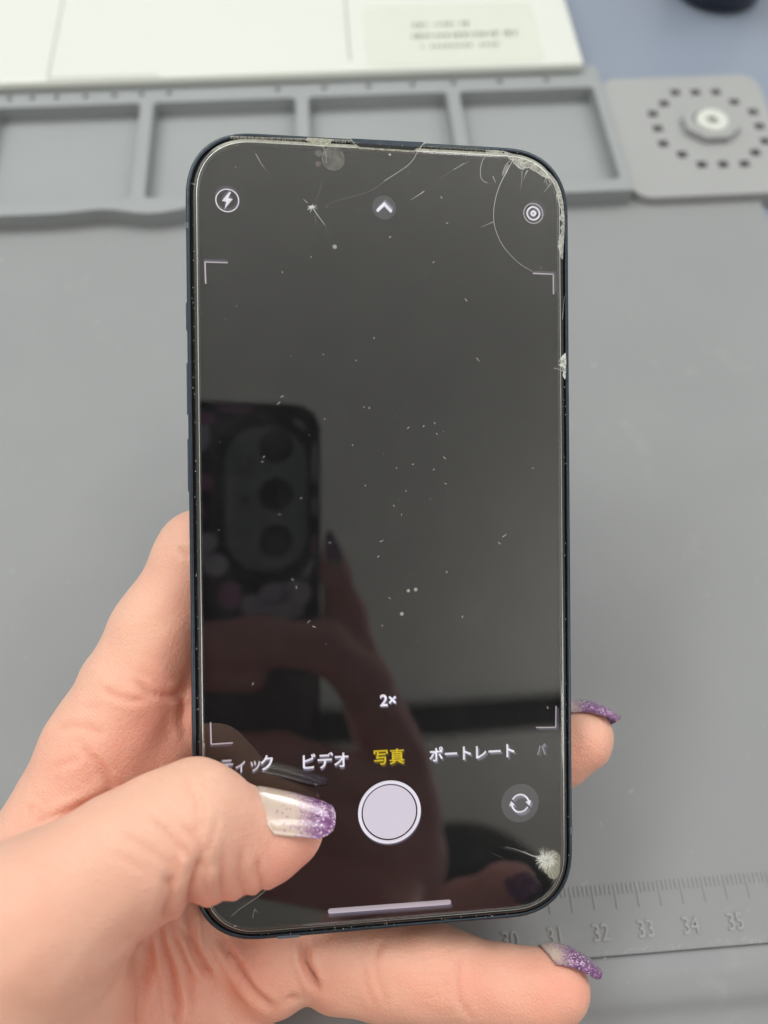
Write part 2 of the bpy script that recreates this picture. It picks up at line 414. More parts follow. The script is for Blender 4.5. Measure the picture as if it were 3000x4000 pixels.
# long straight edges get extra points so that rings stay regular
def ring_mesh(name, rings, mat, parent, cap=None, smooth=True, jag=None):
    V = []; F = []
    for k_, (ins, z) in enumerate(rings):
        P = squircle(ins)
        V += [(x * MM, y * MM, z * MM) for x, y in P]
    for j in range(len(rings) - 1):
        for i in range(NS):
            F.append((j * NS + i, (j + 1) * NS + i, (j + 1) * NS + (i + 1) % NS, j * NS + (i + 1) % NS))
    if cap == 'last': F.append(tuple(range((len(rings) - 1) * NS, len(rings) * NS)))
    if cap == 'both': F.append(tuple(range((len(rings) - 1) * NS, len(rings) * NS))); F.append(tuple(reversed(range(NS))))
    o = mesh(name, V, F, mat, parent, smooth=smooth)
    return o
fr = ring_mesh('frame', [(.85, 1.0), (.80, .12), (.72, .02), (.48, 0), (.28, .06), (.1, .25), (0, .6), (0, 6.9), (.1, 7.3), (.5, 7.7), (1.2, 7.8)], M_frame, phone)
ring_mesh('back_glass', [(1.2, 7.8), (1.4, 7.9), (2.2, 8.0)], simple('navy_back_glass', (.012, .025, .045), .12), phone, cap='last', smooth=False)
ring_mesh('bezel', [(.80, .75), (1.35, .72), (1.35, .5), (2.2, .5), (2.2, 1.0)], M_gap, phone, smooth=False)
disp = ring_mesh('display', [(1.3, ZD + .12), (1.5, ZD + .1)], M_disp, phone, cap='last', smooth=False)
# protector : bevelled slab
prot = ring_mesh('screen_protector', [(2.45, ZT + .30), (2.15, ZT + .012), (2.35, ZT)], M_glass, phone, cap='last', smooth=False)
edge = ring_mesh('protector_edge', [(1.32, .40), (1.32, -.18), (1.40, -.36), (1.58, -.50), (1.85, -.575), (2.15, ZT + .008)], M_rim, phone)
ring_mesh('edge_highlight', [(1.98, ZT + .008), (2.00, ZT - .016), (2.07, ZT - .022), (2.11, ZT - .004)], M_line, edge)
# side buttons on the left edge
def pbox(name, x0, x1, y0, y1, z0, z1, mat, parent, bv=.2):
    V, F = boxv(x0, x1, y0, y1, z0, z1); o = mesh(name, [tuple(c * MM for c in v) for v in V], F, mat, parent); bevel(o, bv, 3); return o
for ya, yb in ((645, 707), (778, 893), (945, 1062)):
    y0 = G(405, ya)[1]; y1 = G(405, yb)[1]
    pbox('side_button', -PW / 2 - .42, -PW / 2 + .3, y0, y1, 2.4, 5.2, M_frame, phone)
y0 = G(1235, 800)[1]; y1 = G(1235, 980)[1]
pbox('side_button', PW / 2 - .3, PW / 2 + .18, y0, y1, 2.6, 5.2, M_frame, phone)
# antenna band marks
M_band = simple('antenna_band', (.10, .13, .16), .5)
def bandmark(x0, x1, y0, y1): pbox('antenna_band', x0, x1, y0, y1, -.012, 6.9, M_band, phone, .01)
bandmark(-20.8, -16.8, PH / 2 - .5, PH / 2 + .004)
bandmark(PW / 2 - .5, PW / 2 + .004, 56.5, 58.0)
bandmark(-PW / 2 - .004, -PW / 2 + .5, -56.6, -55.6)

# --- screen drawing kit: 2D shapes in phone mm, given by photo pixels
class Sh:
    def __init__(s): s.V = []; s.F = []
    def poly(s, pts):
        tr = tessellate_polygon([[Vector((a, b, 0)) for a, b in pts]]); o = len(s.V); s.V += pts; s.F += [tuple(o + i for i in t) for t in tr]
    def pxpoly(s, pts, z=ZD): s.poly([G(x, y, z) for x, y in pts])
    def disc(s, c, r, n=40): s.poly([(c[0] + r * math.cos(2 * math.pi * i / n), c[1] + r * math.sin(2 * math.pi * i / n)) for i in range(n)])
    def ring(s, c, r0, r1, a0=0, a1=360, n=48):
        o = len(s.V); full = a1 - a0 >= 360
        for i in range(n + (0 if full else 1)):
            a = math.radians(a0 + (a1 - a0) * i / n)
            s.V += [(c[0] + r0 * math.cos(a), c[1] + r0 * math.sin(a)), (c[0] + r1 * math.cos(a), c[1] + r1 * math.sin(a))]
        t = len(s.V) - o
        for i in range(n): a = o + 2 * i; b = o + (2 * i + 2) % t if full else a + 2; s.F.append((a, a + 1, b + 1, b))
    def stroke(s, pts, w0, w1=None, z=None):
        """tapered ribbon along points (phone mm)"""
        w1 = w0 if w1 is None else w1; n = len(pts); o = len(s.V)
        for i, (x, y) in enumerate(pts):
            xa, ya = pts[max(i - 1, 0)]; xb, yb = pts[min(i + 1, n - 1)]; dx, dy = xb - xa, yb - ya; l = math.hypot(dx, dy) or 1
            h = (w0 + (w1 - w0) * i / max(n - 1, 1)) / 2; s.V += [(x - dy / l * h, y + dx / l * h), (x + dy / l * h, y - dx / l * h)]
        s.F += [(o + 2 * i, o + 2 * i + 1, o + 2 * i + 3, o + 2 * i + 2) for i in range(n - 1)]
    def add_mesh(s, me, fx):
        o = len(s.V); s.V += [fx(v.co.x, v.co.y) for v in me.vertices]; s.F += [tuple(o + i for i in p.vertices) for p in me.polygons]
PXM = 1631.35 / 140.0                                    # rough photo pixels per mm at the glass
def lit(name, sh, e, g=None, z=ZD, layers=7, top=-1.0, label=None, parent=None, strikes=()):
    V = [(a * MM, b * MM, z * MM) for a, b in sh.V]; F = list(sh.F); mi = [0] * len(F)
    for q_, (sx_, sy_) in enumerate(strikes):            # struck again slightly beside itself: bold characters
        o = len(V); V += [((a + sx_) * MM, (b + sy_) * MM, (z - .004 * (q_ + 1)) * MM) for a, b in sh.V]; F += [tuple(o + i for i in f) for f in sh.F]; mi += [0] * len(sh.F)
    if g:  # dim glowing copies stacked upwards imitate light smeared inside the glass
        for k_ in range(1, layers + 1):
            zz = z + (top - z) * k_ / layers
            if zz < ZT + .05: zz = ZT + .05 + (zz - ZT) * .0
            if k_ > 1 and abs(zz - lastz) < .02: break
            lastz = zz; o = len(V)
            V += [(a * MM, b * MM, zz * MM) for a, b in sh.V]; F += [tuple(o + i for i in f) for f in sh.F]; mi += [1] * len(sh.F)
    o = mesh(name, V, F, e, parent or disp, mats=[e] + ([g] if g else []), mi=mi)
    if label: o['label'] = label
    return o
GL = dict(layers=8, top=ZT + .05)
# flash button
c = G(491, 433, ZD); s = Sh(); s.ring(c, 22.5 / PXM, 24.8 / PXM)
s.pxpoly([(496, 414), (479, 434), (489, 436), (485, 452), (503, 430), (493, 428), (499, 416)]); lit('flash_icon', s, E_white, G_soft, **GL)
# chevron
c = G(830, 448, ZD); s = Sh(); s.disc(c, 26 / PXM); lit('button_disc', s, E_grey, z=ZD + .03)
s = Sh(); s.pxpoly([(812, 454), (830, 436.5), (848, 455.5), (844, 460.5), (830, 446), (816.5, 459)]); lit('chevron_icon', s, E_white, G_white, **GL)
# live icon
c = G(1152, 461, ZD); s = Sh(); s.ring(c, 12.2 / PXM, 16 / PXM); s.ring(c, 1.8 / PXM, 6.8 / PXM)
for i in range(36):
    a = 2 * math.pi * i / 36; s.disc((c[0] + 22 / PXM * math.cos(a), c[1] + 22 / PXM * math.sin(a)), 1.25 / PXM, 8)
lit('live_icon', s, E_white, G_soft, **GL)
# frame brackets
def bracket(a, b, c_, wd=2.7):
    s = Sh(); A, B, D = G(*a, ZD), G(*b, ZD), G(*c_, ZD); h = wd / PXM
    s.stroke([A, B], h); s.stroke([B, D], h); lit('focus_bracket', s, E_soft, G_soft, **GL)
bracket((492, 567.5), (443, 566), (444.5, 613)); bracket((1151, 590.5), (1195, 592.5), (1195.5, 636))
bracket((455, 1560), (456.5, 1607.5), (503, 1604.5)); bracket((1201, 1525), (1200.5, 1571), (1158, 1571.5))
# texts
def text(name, body, x, y, hpx, e, g, off=.0, sx=1.0, align='CENTER', cutx=None, bold=0.0):
    """baseline centre at photo pixel (x, y); hpx = em height in photo px"""
    size = hpx / PXM; me = text_mesh(body, 1.0, off, 0, align); c = G(x, y, ZD); s = Sh()
    s.add_mesh(me, lambda a, b: (c[0] + a * size * sx, c[1] - b * size))
    b_ = bold * size; return lit(name, s, e, g, strikes=[(-b_, 0), (b_, 0), (0, -b_), (0, b_)] if bold else (), **GL)
text('zoom_label', '2×', 839, 1524, 35, E_white, G_white, .028)
text('mode_label', 'ビデオ', 702, 1657, 36.5, E_white, G_white, .020, .98)
text('mode_label', '写真', 840, 1648, 36.5, E_yel, G_yel, 0, .98, bold=.017)
text('mode_label', 'ポートレート', 1021.5, 1638, 34.5, E_white, G_white, .020, .96)
text('mode_label', 'ティッ', 521, 1664.5, 33, E_soft, G_white, .016, .90)
text('mode_label', 'ク', 577, 1661, 36, E_white, G_white, .020, .9)
text('mode_label', 'パ', 1169, 1630, 30, E_dim, G_dim, .008, .72)
s = Sh(); s.stroke([G(480, 1640, ZD), G(475, 1655, ZD)], 2 / PXM); lit('mode_label', s, emis('lit_pixels_fading', (.5, .45, .55), .2))
# shutter
c = G(841.5, 1754, ZD); s = Sh(); s.disc(c, 58.8 / PXM, 72); lit('shutter_button', s, emis('shutter_pixels', (.74, .69, .79), .95))
s = Sh(); s.ring(c, 61.8 / PXM, 69.3 / PXM, n=72); lit('shutter_ring', s, E_white, G_white, layers=6, top=ZD - .85)
# flip button
c = G(1123.5, 1735, ZD); s = Sh(); s.disc(c, 43.5 / PXM); lit('button_disc', s, E_grey, z=ZD + .03)
s = Sh(); r = 20.5 / PXM; wd = 2.9 / PXM
s.ring(c, r - wd, r + wd * .3, -152, -12, 20); s.ring(c, r - wd, r + wd * .3, 28, 168, 20)
def tri(a, sgn):
    a = math.radians(a); x, y = c[0] + (r - wd * .4) * math.cos(a), c[1] + (r - wd * .4) * math.sin(a); tx, ty = -math.sin(a) * sgn, math.cos(a) * sgn; nx, ny = math.cos(a), math.sin(a); q = 7 / PXM
    s.poly([(x + nx * q, y + ny * q), (x + tx * q * 1.5, y + ty * q * 1.5), (x - nx * q, y - ny * q)])
tri(-12, 1); tri(168, 1); lit('flip_icon', s, E_white, G_white, **GL)
# home indicator
a = G(714, 1968, ZD); b = G(969, 1948.5, ZD); s = Sh(); h = 5.6 / PXM; L = math.hypot(b[0] - a[0], b[1] - a[1]); ang = math.atan2(b[1] - a[1], b[0] - a[0]); P = []
for i in range(13): t = ang + math.pi / 2 + math.pi * i / 12; P.append((a[0] + h * math.cos(t), a[1] + h * math.sin(t)))
for i in range(13): t = ang - math.pi / 2 + math.pi * i / 12; P.append((b[0] + h * math.cos(t), b[1] + h * math.sin(t)))
s.poly(P); lit('home_bar', s, E_soft, G_white, layers=4, top=ZT + .05)

# --- damage and dust on the protector: geometry lying on the glass
ZG = ZT - .012
def on_glass(name, sh, mat, z=ZG, label=None, kind=None):
    o = mesh(name, [(a * MM, b * MM, z * MM) for a, b in sh.V], sh.F, mat, prot)
    if label: o['label'] = label
    if kind: o['kind'] = kind
    return o
def gp(L, z=ZG): return [G(x, y, z) for x, y in L]
def z4(L): return [(829.5 + x * .2667, 276.5 + y * .2667) for x, y in L]   # from the enlarged view of the upper right
def z3(L): return [(387.1 + x * .2667, 265.4 + y * .2667) for x, y in L]   # enlarged view of the upper left
def smooth_line(P, k_=6):
    out = []
    for i in range(len(P) - 1):
        p0 = P[max(i - 1, 0)]; p1 = P[i]; p2 = P[i + 1]; p3 = P[min(i + 2, len(P) - 1)]
        for j in range(k_):
            t = j / k_; out.append(tuple(.5 * (2 * b_ + (c_ - a_) * t + (2 * a_ - 5 * b_ + 4 * c_ - d_) * t * t + (3 * b_ - a_ - 3 * c_ + d_) * t ** 3) for a_, b_, c_, d_ in zip(p0, p1, p2, p3)))
    return out + [P[-1]]
def crack(L, w0=1.3, w1=.5, mat=M_crack, name='crack'):
    s = Sh(); s.stroke(smooth_line(gp(L)), w0 * .82 / PXM, w1 * .82 / PXM); return on_glass(name, s, mat)
crack(z4([(1045, 260), (1000, 340), (935, 470), (902, 580), (888, 680), (893, 780), (925, 880), (975, 970), (1060, 1065), (1130, 1120), (1210, 1165)]), 1.7, .8)
crack(z4([(1210, 1165), (1290, 1195), (1365, 1222), (1400, 1232)]), .9, .4, M_crackf)
crack(z4([(1025, 262), (985, 300), (965, 350), (962, 385), (985, 375), (1015, 315), (1040, 262)]), 1.1, .8)
s = Sh(); s.poly(gp(z4([(1000, 285), (968, 335), (960, 380), (985, 365), (1015, 310)]))); on_glass('chip', s, alpha_mat('flake_haze', (.7, .7, .66), .25))
crack(z4([(845, 195), (800, 260), (782, 330), (783, 390), (800, 425), (838, 445)]), 1.5, 1.0)
crack(z4([(838, 445), (880, 450), (925, 470)]), 1.0, .5, M_crackf)
crack(z4([(882, 390), (905, 445)]), 1.8, .7); crack(z4([(310, 145), (275, 185), (240, 250), (190, 305), (110, 360), (0, 430)]), 1.3, 1.1)
crack(z3([(1659, 475), (1560, 545), (1430, 590), (1300, 625), (1180, 665)]), .9, .4, M_crackf)
crack(z4([(690, 270), (600, 320), (520, 365), (455, 410)]), 1.1, .3, M_crackf); crack(z4([(650, 285), (560, 340)]), 1.2, .5)
crack(z4([(325, 512), (270, 550), (215, 583)]), 1.9, .4); crack(z4([(370, 485), (325, 512)]), .7, .3, M_crackf)
crack(z4([(885, 760), (840, 780), (785, 803)]), 1.3, .4); crack(z4([(1118, 345), (1116, 420), (1106, 500)]), 1.2, .3)
crack(z4([(1168, 340), (1150, 370), (1128, 418)]), 1.5, .5); crack(z4([(1160, 345), (1140, 375)]), 1.2, .4)
crack(z4([(1350, 455), (1320, 490), (1295, 520)]), 1.4, .6); crack(z4([(1295, 520), (1245, 580)]), .7, .3, M_crackf)
crack(z4([(1310, 400), (1295, 450)]), 1.2, .6); crack(z4([(1310, 400), (1325, 465), (1360, 440)]), 1.4, .6)
crack(z4([(1215, 360), (1225, 400), (1260, 435), (1300, 448)]), 1.0, .5, M_crackf); crack(z4([(1390, 675), (1350, 695), (1310, 715)]), .9, .4, M_crackf)
crack(z4([(1065, 640), (1068, 690), (1090, 735)]), .8, .5, M_crackf)
crack(z3([(1030, 130), (1055, 180), (1060, 330)]), .5, .3, M_crackf)
crack(z3([(1155, 180), (1180, 225), (1192, 290), (1188, 330)]), 1.0, .8); crack(z3([(1150, 470), (1145, 540), (1120, 595), (1095, 650)]), 1.0, .4, M_crackf)
crack(z3([(565, 200), (620, 250), (660, 320), (700, 380), (745, 425)]), .9, .5, M_crackf); crack(z3([(620, 250), (655, 315), (690, 368)]), 1.2, .5)
crack(z3([(100, 490), (130, 500)]), 1.2, 1)
# small impact star (upper left)
random.seed(11)
def star(cx, cy, n, r0, r1, wd, mat, name='impact_star', dirs=None, core=0, corem=None):
    s = Sh()
    for i in range(n):
        a = random.uniform(0, 2 * math.pi) if dirs is None else math.radians(random.choice(dirs) + random.gauss(0, 14)); l = random.uniform(r0, r1)
        s.stroke(gp([(cx + random.uniform(-2, 2), cy + random.uniform(-2, 2)), (cx + l * .55 * math.cos(a + random.uniform(-.1, .1)), cy + l * .55 * math.sin(a)), (cx + l * math.cos(a), cy + l * math.sin(a))]), wd / PXM, .2 / PXM)
    o = on_glass(name, s, mat, ZG - .004)
    return o
star(673, 447, 26, 3, 13, 1.5, M_spark)
crack([(676, 450), (690, 470), (702, 486)], 2.2, .8); crack([(664, 438), (655, 430)], 1.6, .5); crack([(681, 462), (682.5, 488)], 1.1, .4, M_crackf)
crack([(702, 486), (706, 500), (713, 502)], .8, .4, M_crackf); crack([(663, 424), (667, 440)], .8, .5, M_crackf)
# bottom right impact
BR = (1180, 1858)
s = Sh(); random.seed(3)
def blob(cx, cy, rx, ry, n, jag, rot=0):
    P = []
    for i in range(n):
        a = 2 * math.pi * i / n; q = 1 + random.uniform(-jag, jag) * (1 if i % 2 else .5); x = rx * q * math.cos(a); y = ry * q * math.sin(a)
        P.append((cx + x * math.cos(rot) - y * math.sin(rot), cy + x * math.sin(rot) + y * math.cos(rot)))
    return P
s.poly(gp(blob(1191, 1864, 20, 26, 40, .10, .2))); s.poly(gp(blob(1195, 1880, 14, 19, 24, .06), ZG - .002)); on_glass('chip', s, alpha_mat('flaked_haze', (.62, .62, .50), .34), ZG - .001)
s = Sh(); s.poly(gp(blob(1179, 1858, 17, 9, 70, .5, .4))); s.poly(gp(blob(1190, 1861, 9, 6, 40, .5, .2))); on_glass('impact_star', s, M_core, ZG - .008, label='bright crushed white centre of the impact mark')
s = Sh()
for i in range(230):
    a = random.uniform(0, 2 * math.pi); l = random.uniform(10, 26) * (1.15 if abs(math.sin(a)) > .7 else 1); b_ = random.uniform(3, 12)
    x0, y0 = BR[0] + b_ * 1.5 * math.cos(a), BR[1] + b_ * .7 * math.sin(a)
    s.stroke(gp([(x0, y0), (BR[0] + l * 1.05 * math.cos(a + .15), BR[1] + l * math.sin(a + .15))]), random.uniform(.4, 1.2) / PXM, .1 / PXM)
on_glass('impact_star', s, M_spark, ZG - .012)
crack([(1161, 1852), (1145, 1847), (1118, 1836), (1090, 1829)], 1.8, .4); crack([(1140, 1845), (1070, 1828)], .8, .3, M_crackf); crack([(1085, 1852), (1060, 1842)], .9, .5, M_crackf)
crack([(1165, 1850), (1150, 1848), (1130, 1838)], 2.0, .5); crack([(1188, 1876), (1196, 1896), (1197, 1905)], 1.6, .5); crack([(1184, 1878), (1188, 1898)], 1.2, .4)
# long scratch lower left
crack([(597, 1898), (583, 1914), (556, 1938), (520, 1962), (500, 1979)], 1.7, .9); crack([(580, 1918), (540, 1944), (505, 1966)], .8, .5, M_crackf)
crack([(546, 1983), (548, 1972), (552, 1966), (558, 1972)], 1.0, .6); crack([(549, 1968), (552, 1962)], 1.4, .6)
# right edge nick and bottom marks
crack([(1207, 782), (1214, 770), (1221, 764)], 1.8, 1.0); crack([(1197, 795), (1216, 800)], 1.8, .7); crack([(1212, 800), (1219, 803)], 2.5, 1)
crack([(1215, 690), (1219, 640)], 1.0, .5)
s = Sh(); s.poly(gp([(1222, 762), (1215, 768), (1210, 777), (1213, 784), (1206, 788), (1212, 792), (1217, 801), (1215, 812), (1221, 820), (1223, 800), (1223, 775)])); on_glass('chip', s, M_core, ZG - .010, label='bright nick on the right edge of the glass')
crack([(1210, 1490), (1213, 1530), (1208, 1560)], .8, .4, M_crackf)
# chipped top right corner: crushed flakes between a jagged inner line and the glass edge
inner = z4([(826, 180), (838, 200), (858, 208), (885, 206), (920, 211), (945, 200), (962, 190), (985, 203), (1000, 215), (1010, 245), (1030, 256), (1045, 262), (1052, 290), (1075, 308), (1110, 332), (1128, 334), (1145, 322), (1180, 320), (1200, 338), (1230, 352), (1270, 381), (1290, 392), (1310, 400), (1338, 404), (1353, 412), (1360, 430), (1368, 442), (1390, 470), (1398, 495), (1406, 520), (1398, 545), (1401, 572), (1412, 590), (1420, 612), (1424, 632), (1437, 655), (1438, 690), (1425, 720), (1424, 742), (1446, 756), (1452, 780), (1436, 800), (1431, 815), (1442, 832), (1430, 862), (1423, 885), (1422, 912), (1408, 922), (1425, 935), (1410, 945), (1416, 975), (1428, 1020), (1440, 1058), (1449, 1060)])
outerc = z4([(1452, 1000), (1460, 880), (1463, 780), (1462, 700), (1452, 600), (1436, 520), (1405, 440), (1350, 370), (1290, 320), (1220, 275), (1140, 240), (1060, 215), (980, 190), (900, 178)])
random.seed(8)
def jagged(P, k_=4, a=1.1):
    out = []
    for i in range(len(P) - 1):
        for j in range(k_):
            t = j / k_; q = random.gauss(0, a) if j else 0; out.append((P[i][0] + (P[i + 1][0] - P[i][0]) * t + q, P[i][1] + (P[i + 1][1] - P[i][1]) * t + random.gauss(0, a) * (j > 0)))
    return out + [P[-1]]
s = Sh(); s.poly(gp(jagged(inner) + outerc)); on_glass('chip', s, M_chip, ZG - .003, label='crushed chipped corner of the protector')
s = Sh(); s.stroke(gp(jagged(inner, 4, .7)), 1.5 / PXM, 1.2 / PXM); on_glass('crack', s, M_crack, ZG - .006)
s = Sh()
for i in range(90):                                      # splinters across the chipped band
    k_ = random.randrange(8, len(inner) - 3); x, y = inner[k_]; a = math.atan2(y - 470, x - 1130) + random.gauss(0, .7); l = random.uniform(3, 11)
    x += random.uniform(0, 8) * math.cos(a); y += random.uniform(0, 8) * math.sin(a)
    s.stroke(gp([(x, y), (x + l * math.cos(a + 1.2), y + l * math.sin(a + 1.2))]), random.uniform(.4, 1.3) / PXM, .2 / PXM)
on_glass('splinters', s, M_crackf, ZG - .009, kind='stuff')
# top edge wear and the chip beside the sensor
s = Sh(); s.poly(gp(jagged([(661, 304), (668, 306), (676, 313), (688, 317), (700, 317), (712, 312), (716, 305)], 4, .6) + [(722, 301), (700, 299), (664, 297)])); on_glass('chip', s, M_chip2, ZG - .003)
s = Sh(); random.seed(21)
x = 498
while x < 760:
    y = 296.5 + (x - 498) * .034 + (0 if x < 560 else 0); s.stroke(gp([(x, y - 3), (x + random.gauss(0, .6), y + random.uniform(1, 6))]), random.uniform(.7, 1.8) / PXM, .3 / PXM); x += random.uniform(1.0, 2.2)
while x < 915: x += 5
while x < 1060: s.stroke(gp([(x, 314 + (x - 915) * .06), (x + random.gauss(0, .6), 318 + (x - 915) * .06 + random.uniform(0, 3))]), random.uniform(.7, 1.5) / PXM, .3 / PXM); x += random.uniform(1.5, 3)
on_glass('edge_wear', s, alpha_mat('edge_wear', (.55, .55, .46), .5), ZG - .005, kind='stuff')
# speaker notch in the protector : bare slot with its rounded step
NOT = [(757, 296), (763, 306), (768, 317), (776, 321), (850, 326), (895, 328), (903, 322), (912, 313), (917, 303)]
s = Sh(); s.poly(gp([(758, 299), (764, 308), (769, 315), (900, 323), (909, 316), (915, 307)])); on_glass('speaker_notch', s, M_frame, ZG - .006)
s = Sh(); s.poly(gp([(765, 308), (769, 316), (776, 317), (895, 325), (904, 321), (908, 317), (906, 315), (898, 317.5), (776, 309.5)])); on_glass('speaker_slot', s, M_gap, ZG - .012)
s = Sh(); s.poly(gp(jagged([(763, 309), (768, 317), (776, 322), (894, 329), (904, 324), (907, 320)], 5, .4) + [(900, 321), (893, 325.5), (777, 318), (770, 313)])); on_glass('notch_edge', s, M_chip2, ZG - .014)
crack([(758, 301), (764, 309), (770, 318)], 1.4, 1.0); crack([(905, 322), (912, 313), (920, 308)], 2.2, 1.2)
# sensor bubble, small air bubbles, smudge
def bub(x, y, r, mat=M_bubble, n=40, name='air_bubble', dz=0):
    s = Sh(); s.disc(G(x, y, ZG), r / PXM, n); return on_glass(name, s, mat, ZG - .002 + dz)
bub(719.5, 343, 24.3, name='sensor_bubble'); bub(688, 331, 7, alpha_mat('faint_bubble', (.4, .4, .38), .22)); bub(687, 354, 6, alpha_mat('pink_bubble', (.5, .35, .38), .18))
s = Sh(); s.ring(G(719.5, 343, ZG), 23.7 / PXM, 24.6 / PXM); on_glass('bubble_rim', s, M_crackf, ZG - .006)
for x, y, r in ((723, 533, 5), (882, 1276, 4), (898, 1273.5, 4.5), (868, 1326, 4.5), (842, 334, 3)):
    bub(x, y, r, alpha_mat('pale_bubble', (.5, .5, .44), .45), 20); bub(x, y, 1.2, M_dust, 10, 'speck', -.004)
s = Sh(); s.poly(gp([(985, 1318), (1010, 1306), (1036, 1312), (1052, 1330), (1075, 1348), (1092, 1372), (1096, 1396), (1078, 1394), (1052, 1402), (1030, 1392), (1012, 1366), (990, 1350), (978, 1334)])); on_glass('smudge', s, M_smudge, ZG - .002)
# dust specks and lint
random.seed(4)
s = Sh()
for i in range(200):
    x = random.uniform(440, 1205); y = random.uniform(330, 1900) if i < 250 else random.gauss(900, 160)
    if not 345 < y < 1960: continue
    s.disc(G(x, y, ZG), random.choice((.35, .45, .5, .6, .9)) * random.uniform(.7, 1.3) / PXM, 6)
on_glass('dust', s, alpha_mat('fine_dust', (.8, .8, .75), .42, .8), ZG - .001, kind='stuff')
LINT = [(606, 857, 6), (605, 868, 7), (797, 883, 4), (786, 878, 3), (940, 912, 4), (884, 922, 5), (917, 920, 4), (958, 986, 6), (945, 938, 3), (890, 1003, 4), (849, 1091, 4), (878, 1060, 3), (572, 985, 5), (568, 996, 4), (601, 1112, 5), (640, 1272, 5), (670, 1340, 7), (675, 1352, 6), (820, 1170, 7), (818, 1200, 5), (840, 1290, 4), (1029, 773, 8), (1010, 650, 7), (935, 568, 4), (611, 590, 4), (672, 553, 3), (1085, 1160, 9), (1082, 1175, 6), (1185, 1530, 5), (545, 1480, 5), (700, 765, 3), (770, 780, 3), (808, 728, 4), (790, 1050, 3), (700, 905, 3), (965, 1045, 4), (1150, 1010, 3), (858, 1010, 3), (762, 963, 3), (963, 1235, 5), (630, 1250, 4), (715, 1172, 4), (650, 1078, 4), (955, 428, 4), (968, 482, 4), (845, 512, 5), (935, 1015, 4), (868, 1110, 3), (1000, 1330, 4), (826, 1350, 3)]
s = Sh()
for x, y, l in LINT:
    a = random.uniform(0, 6.3); bnd = random.uniform(-2.2, 2.2); P = []
    for i in range(6): P.append((x, y)); x += l / 5 * 1.3 * math.cos(a); y += l / 5 * 1.3 * math.sin(a); a += bnd / 5 * 1.6
    s.stroke(gp(P), 1.05 / PXM, .7 / PXM)
on_glass('lint', s, M_dust, ZG - .003, kind='stuff')
s = Sh()
for i in range(120):                                     # grit along the dusty gap
    side = random.random(); q = 1.15 + random.uniform(-.12, .35)
    if side < .4: x, y = -PW / 2 + q, random.uniform(-58, 62)
    elif side < .6: x, y = PW / 2 - q, random.uniform(-40, 62)
    elif side < .9: x, y = random.uniform(-24, 26), PH / 2 - q - .1
    else: x, y = random.uniform(-24, 26), -PH / 2 + q
    s.disc((x, y), random.uniform(.03, .09), 5)
on_glass('grit', s, M_dust, -.62, kind='stuff')

#HAND
# ------------------------------------------------------------------ hands: one continuous surface each, from a blended distance field
def P3(x, y, d, r): return np.array([(x - CX) / FP * d, (y - CY) / FP * d, d, r])
def cap_d(X, Y, Z, a, b):
    pa = (X - a[0], Y - a[1], Z - a[2]); ba = b[:3] - a[:3]; L2 = float(ba @ ba) or 1e-9
    t = np.clip((pa[0] * ba[0] + pa[1] * ba[1] + pa[2] * ba[2]) / L2, 0, 1)
    return np.sqrt((pa[0] - t * ba[0]) ** 2 + (pa[1] - t * ba[1]) ** 2 + (pa[2] - t * ba[2]) ** 2) - (a[3] + (b[3] - a[3]) * t)
def smin(a, b, k_):
    h = np.maximum(k_ - np.abs(a - b), 0) / k_; return np.minimum(a, b) - h * h * k_ * .25
def field(groups, lo, hi, h):
    ax = [np.arange(lo[i], hi[i], h, dtype=np.float32) for i in range(3)]
    T = np.full([len(a) for a in ax], 30.0, np.float32)
    for chains, kin, kj in groups:
        segs = [(c_[i], c_[min(i + 1, len(c_) - 1)]) for c_ in chains for i in range(max(len(c_) - 1, 1))]
        def rng(sg, mg):
            l = np.min([np.minimum(a[:3] - a[3], b[:3] - b[3]) for a, b in sg], 0) - mg; u = np.max([np.maximum(a[:3] + a[3], b[:3] + b[3]) for a, b in sg], 0) + mg
            return [slice(max(int((l[i] - lo[i]) / h), 0), max(min(int((u[i] - lo[i]) / h) + 1, len(ax[i])), 0)) for i in range(3)]
        R = rng(segs, kj + kin + 3); off = [r_.start for r_ in R]
        g = np.full([r_.stop - r_.start for r_ in R], 30.0, np.float32)
        for sg in segs:
            q = rng([sg], kin + 3); q = [slice(max(q[i].start, R[i].start), min(q[i].stop, R[i].stop)) for i in range(3)]
            loc = tuple(slice(q[i].start - off[i], q[i].stop - off[i]) for i in range(3))
            X = ax[0][q[0]][:, None, None]; Y = ax[1][q[1]][None, :, None]; Z = ax[2][q[2]][None, None, :]
            g[loc] = smin(g[loc], cap_d(X, Y, Z, *sg).astype(np.float32), kin)
        T[tuple(R)] = smin(T[tuple(R)], g, kj)
    return T
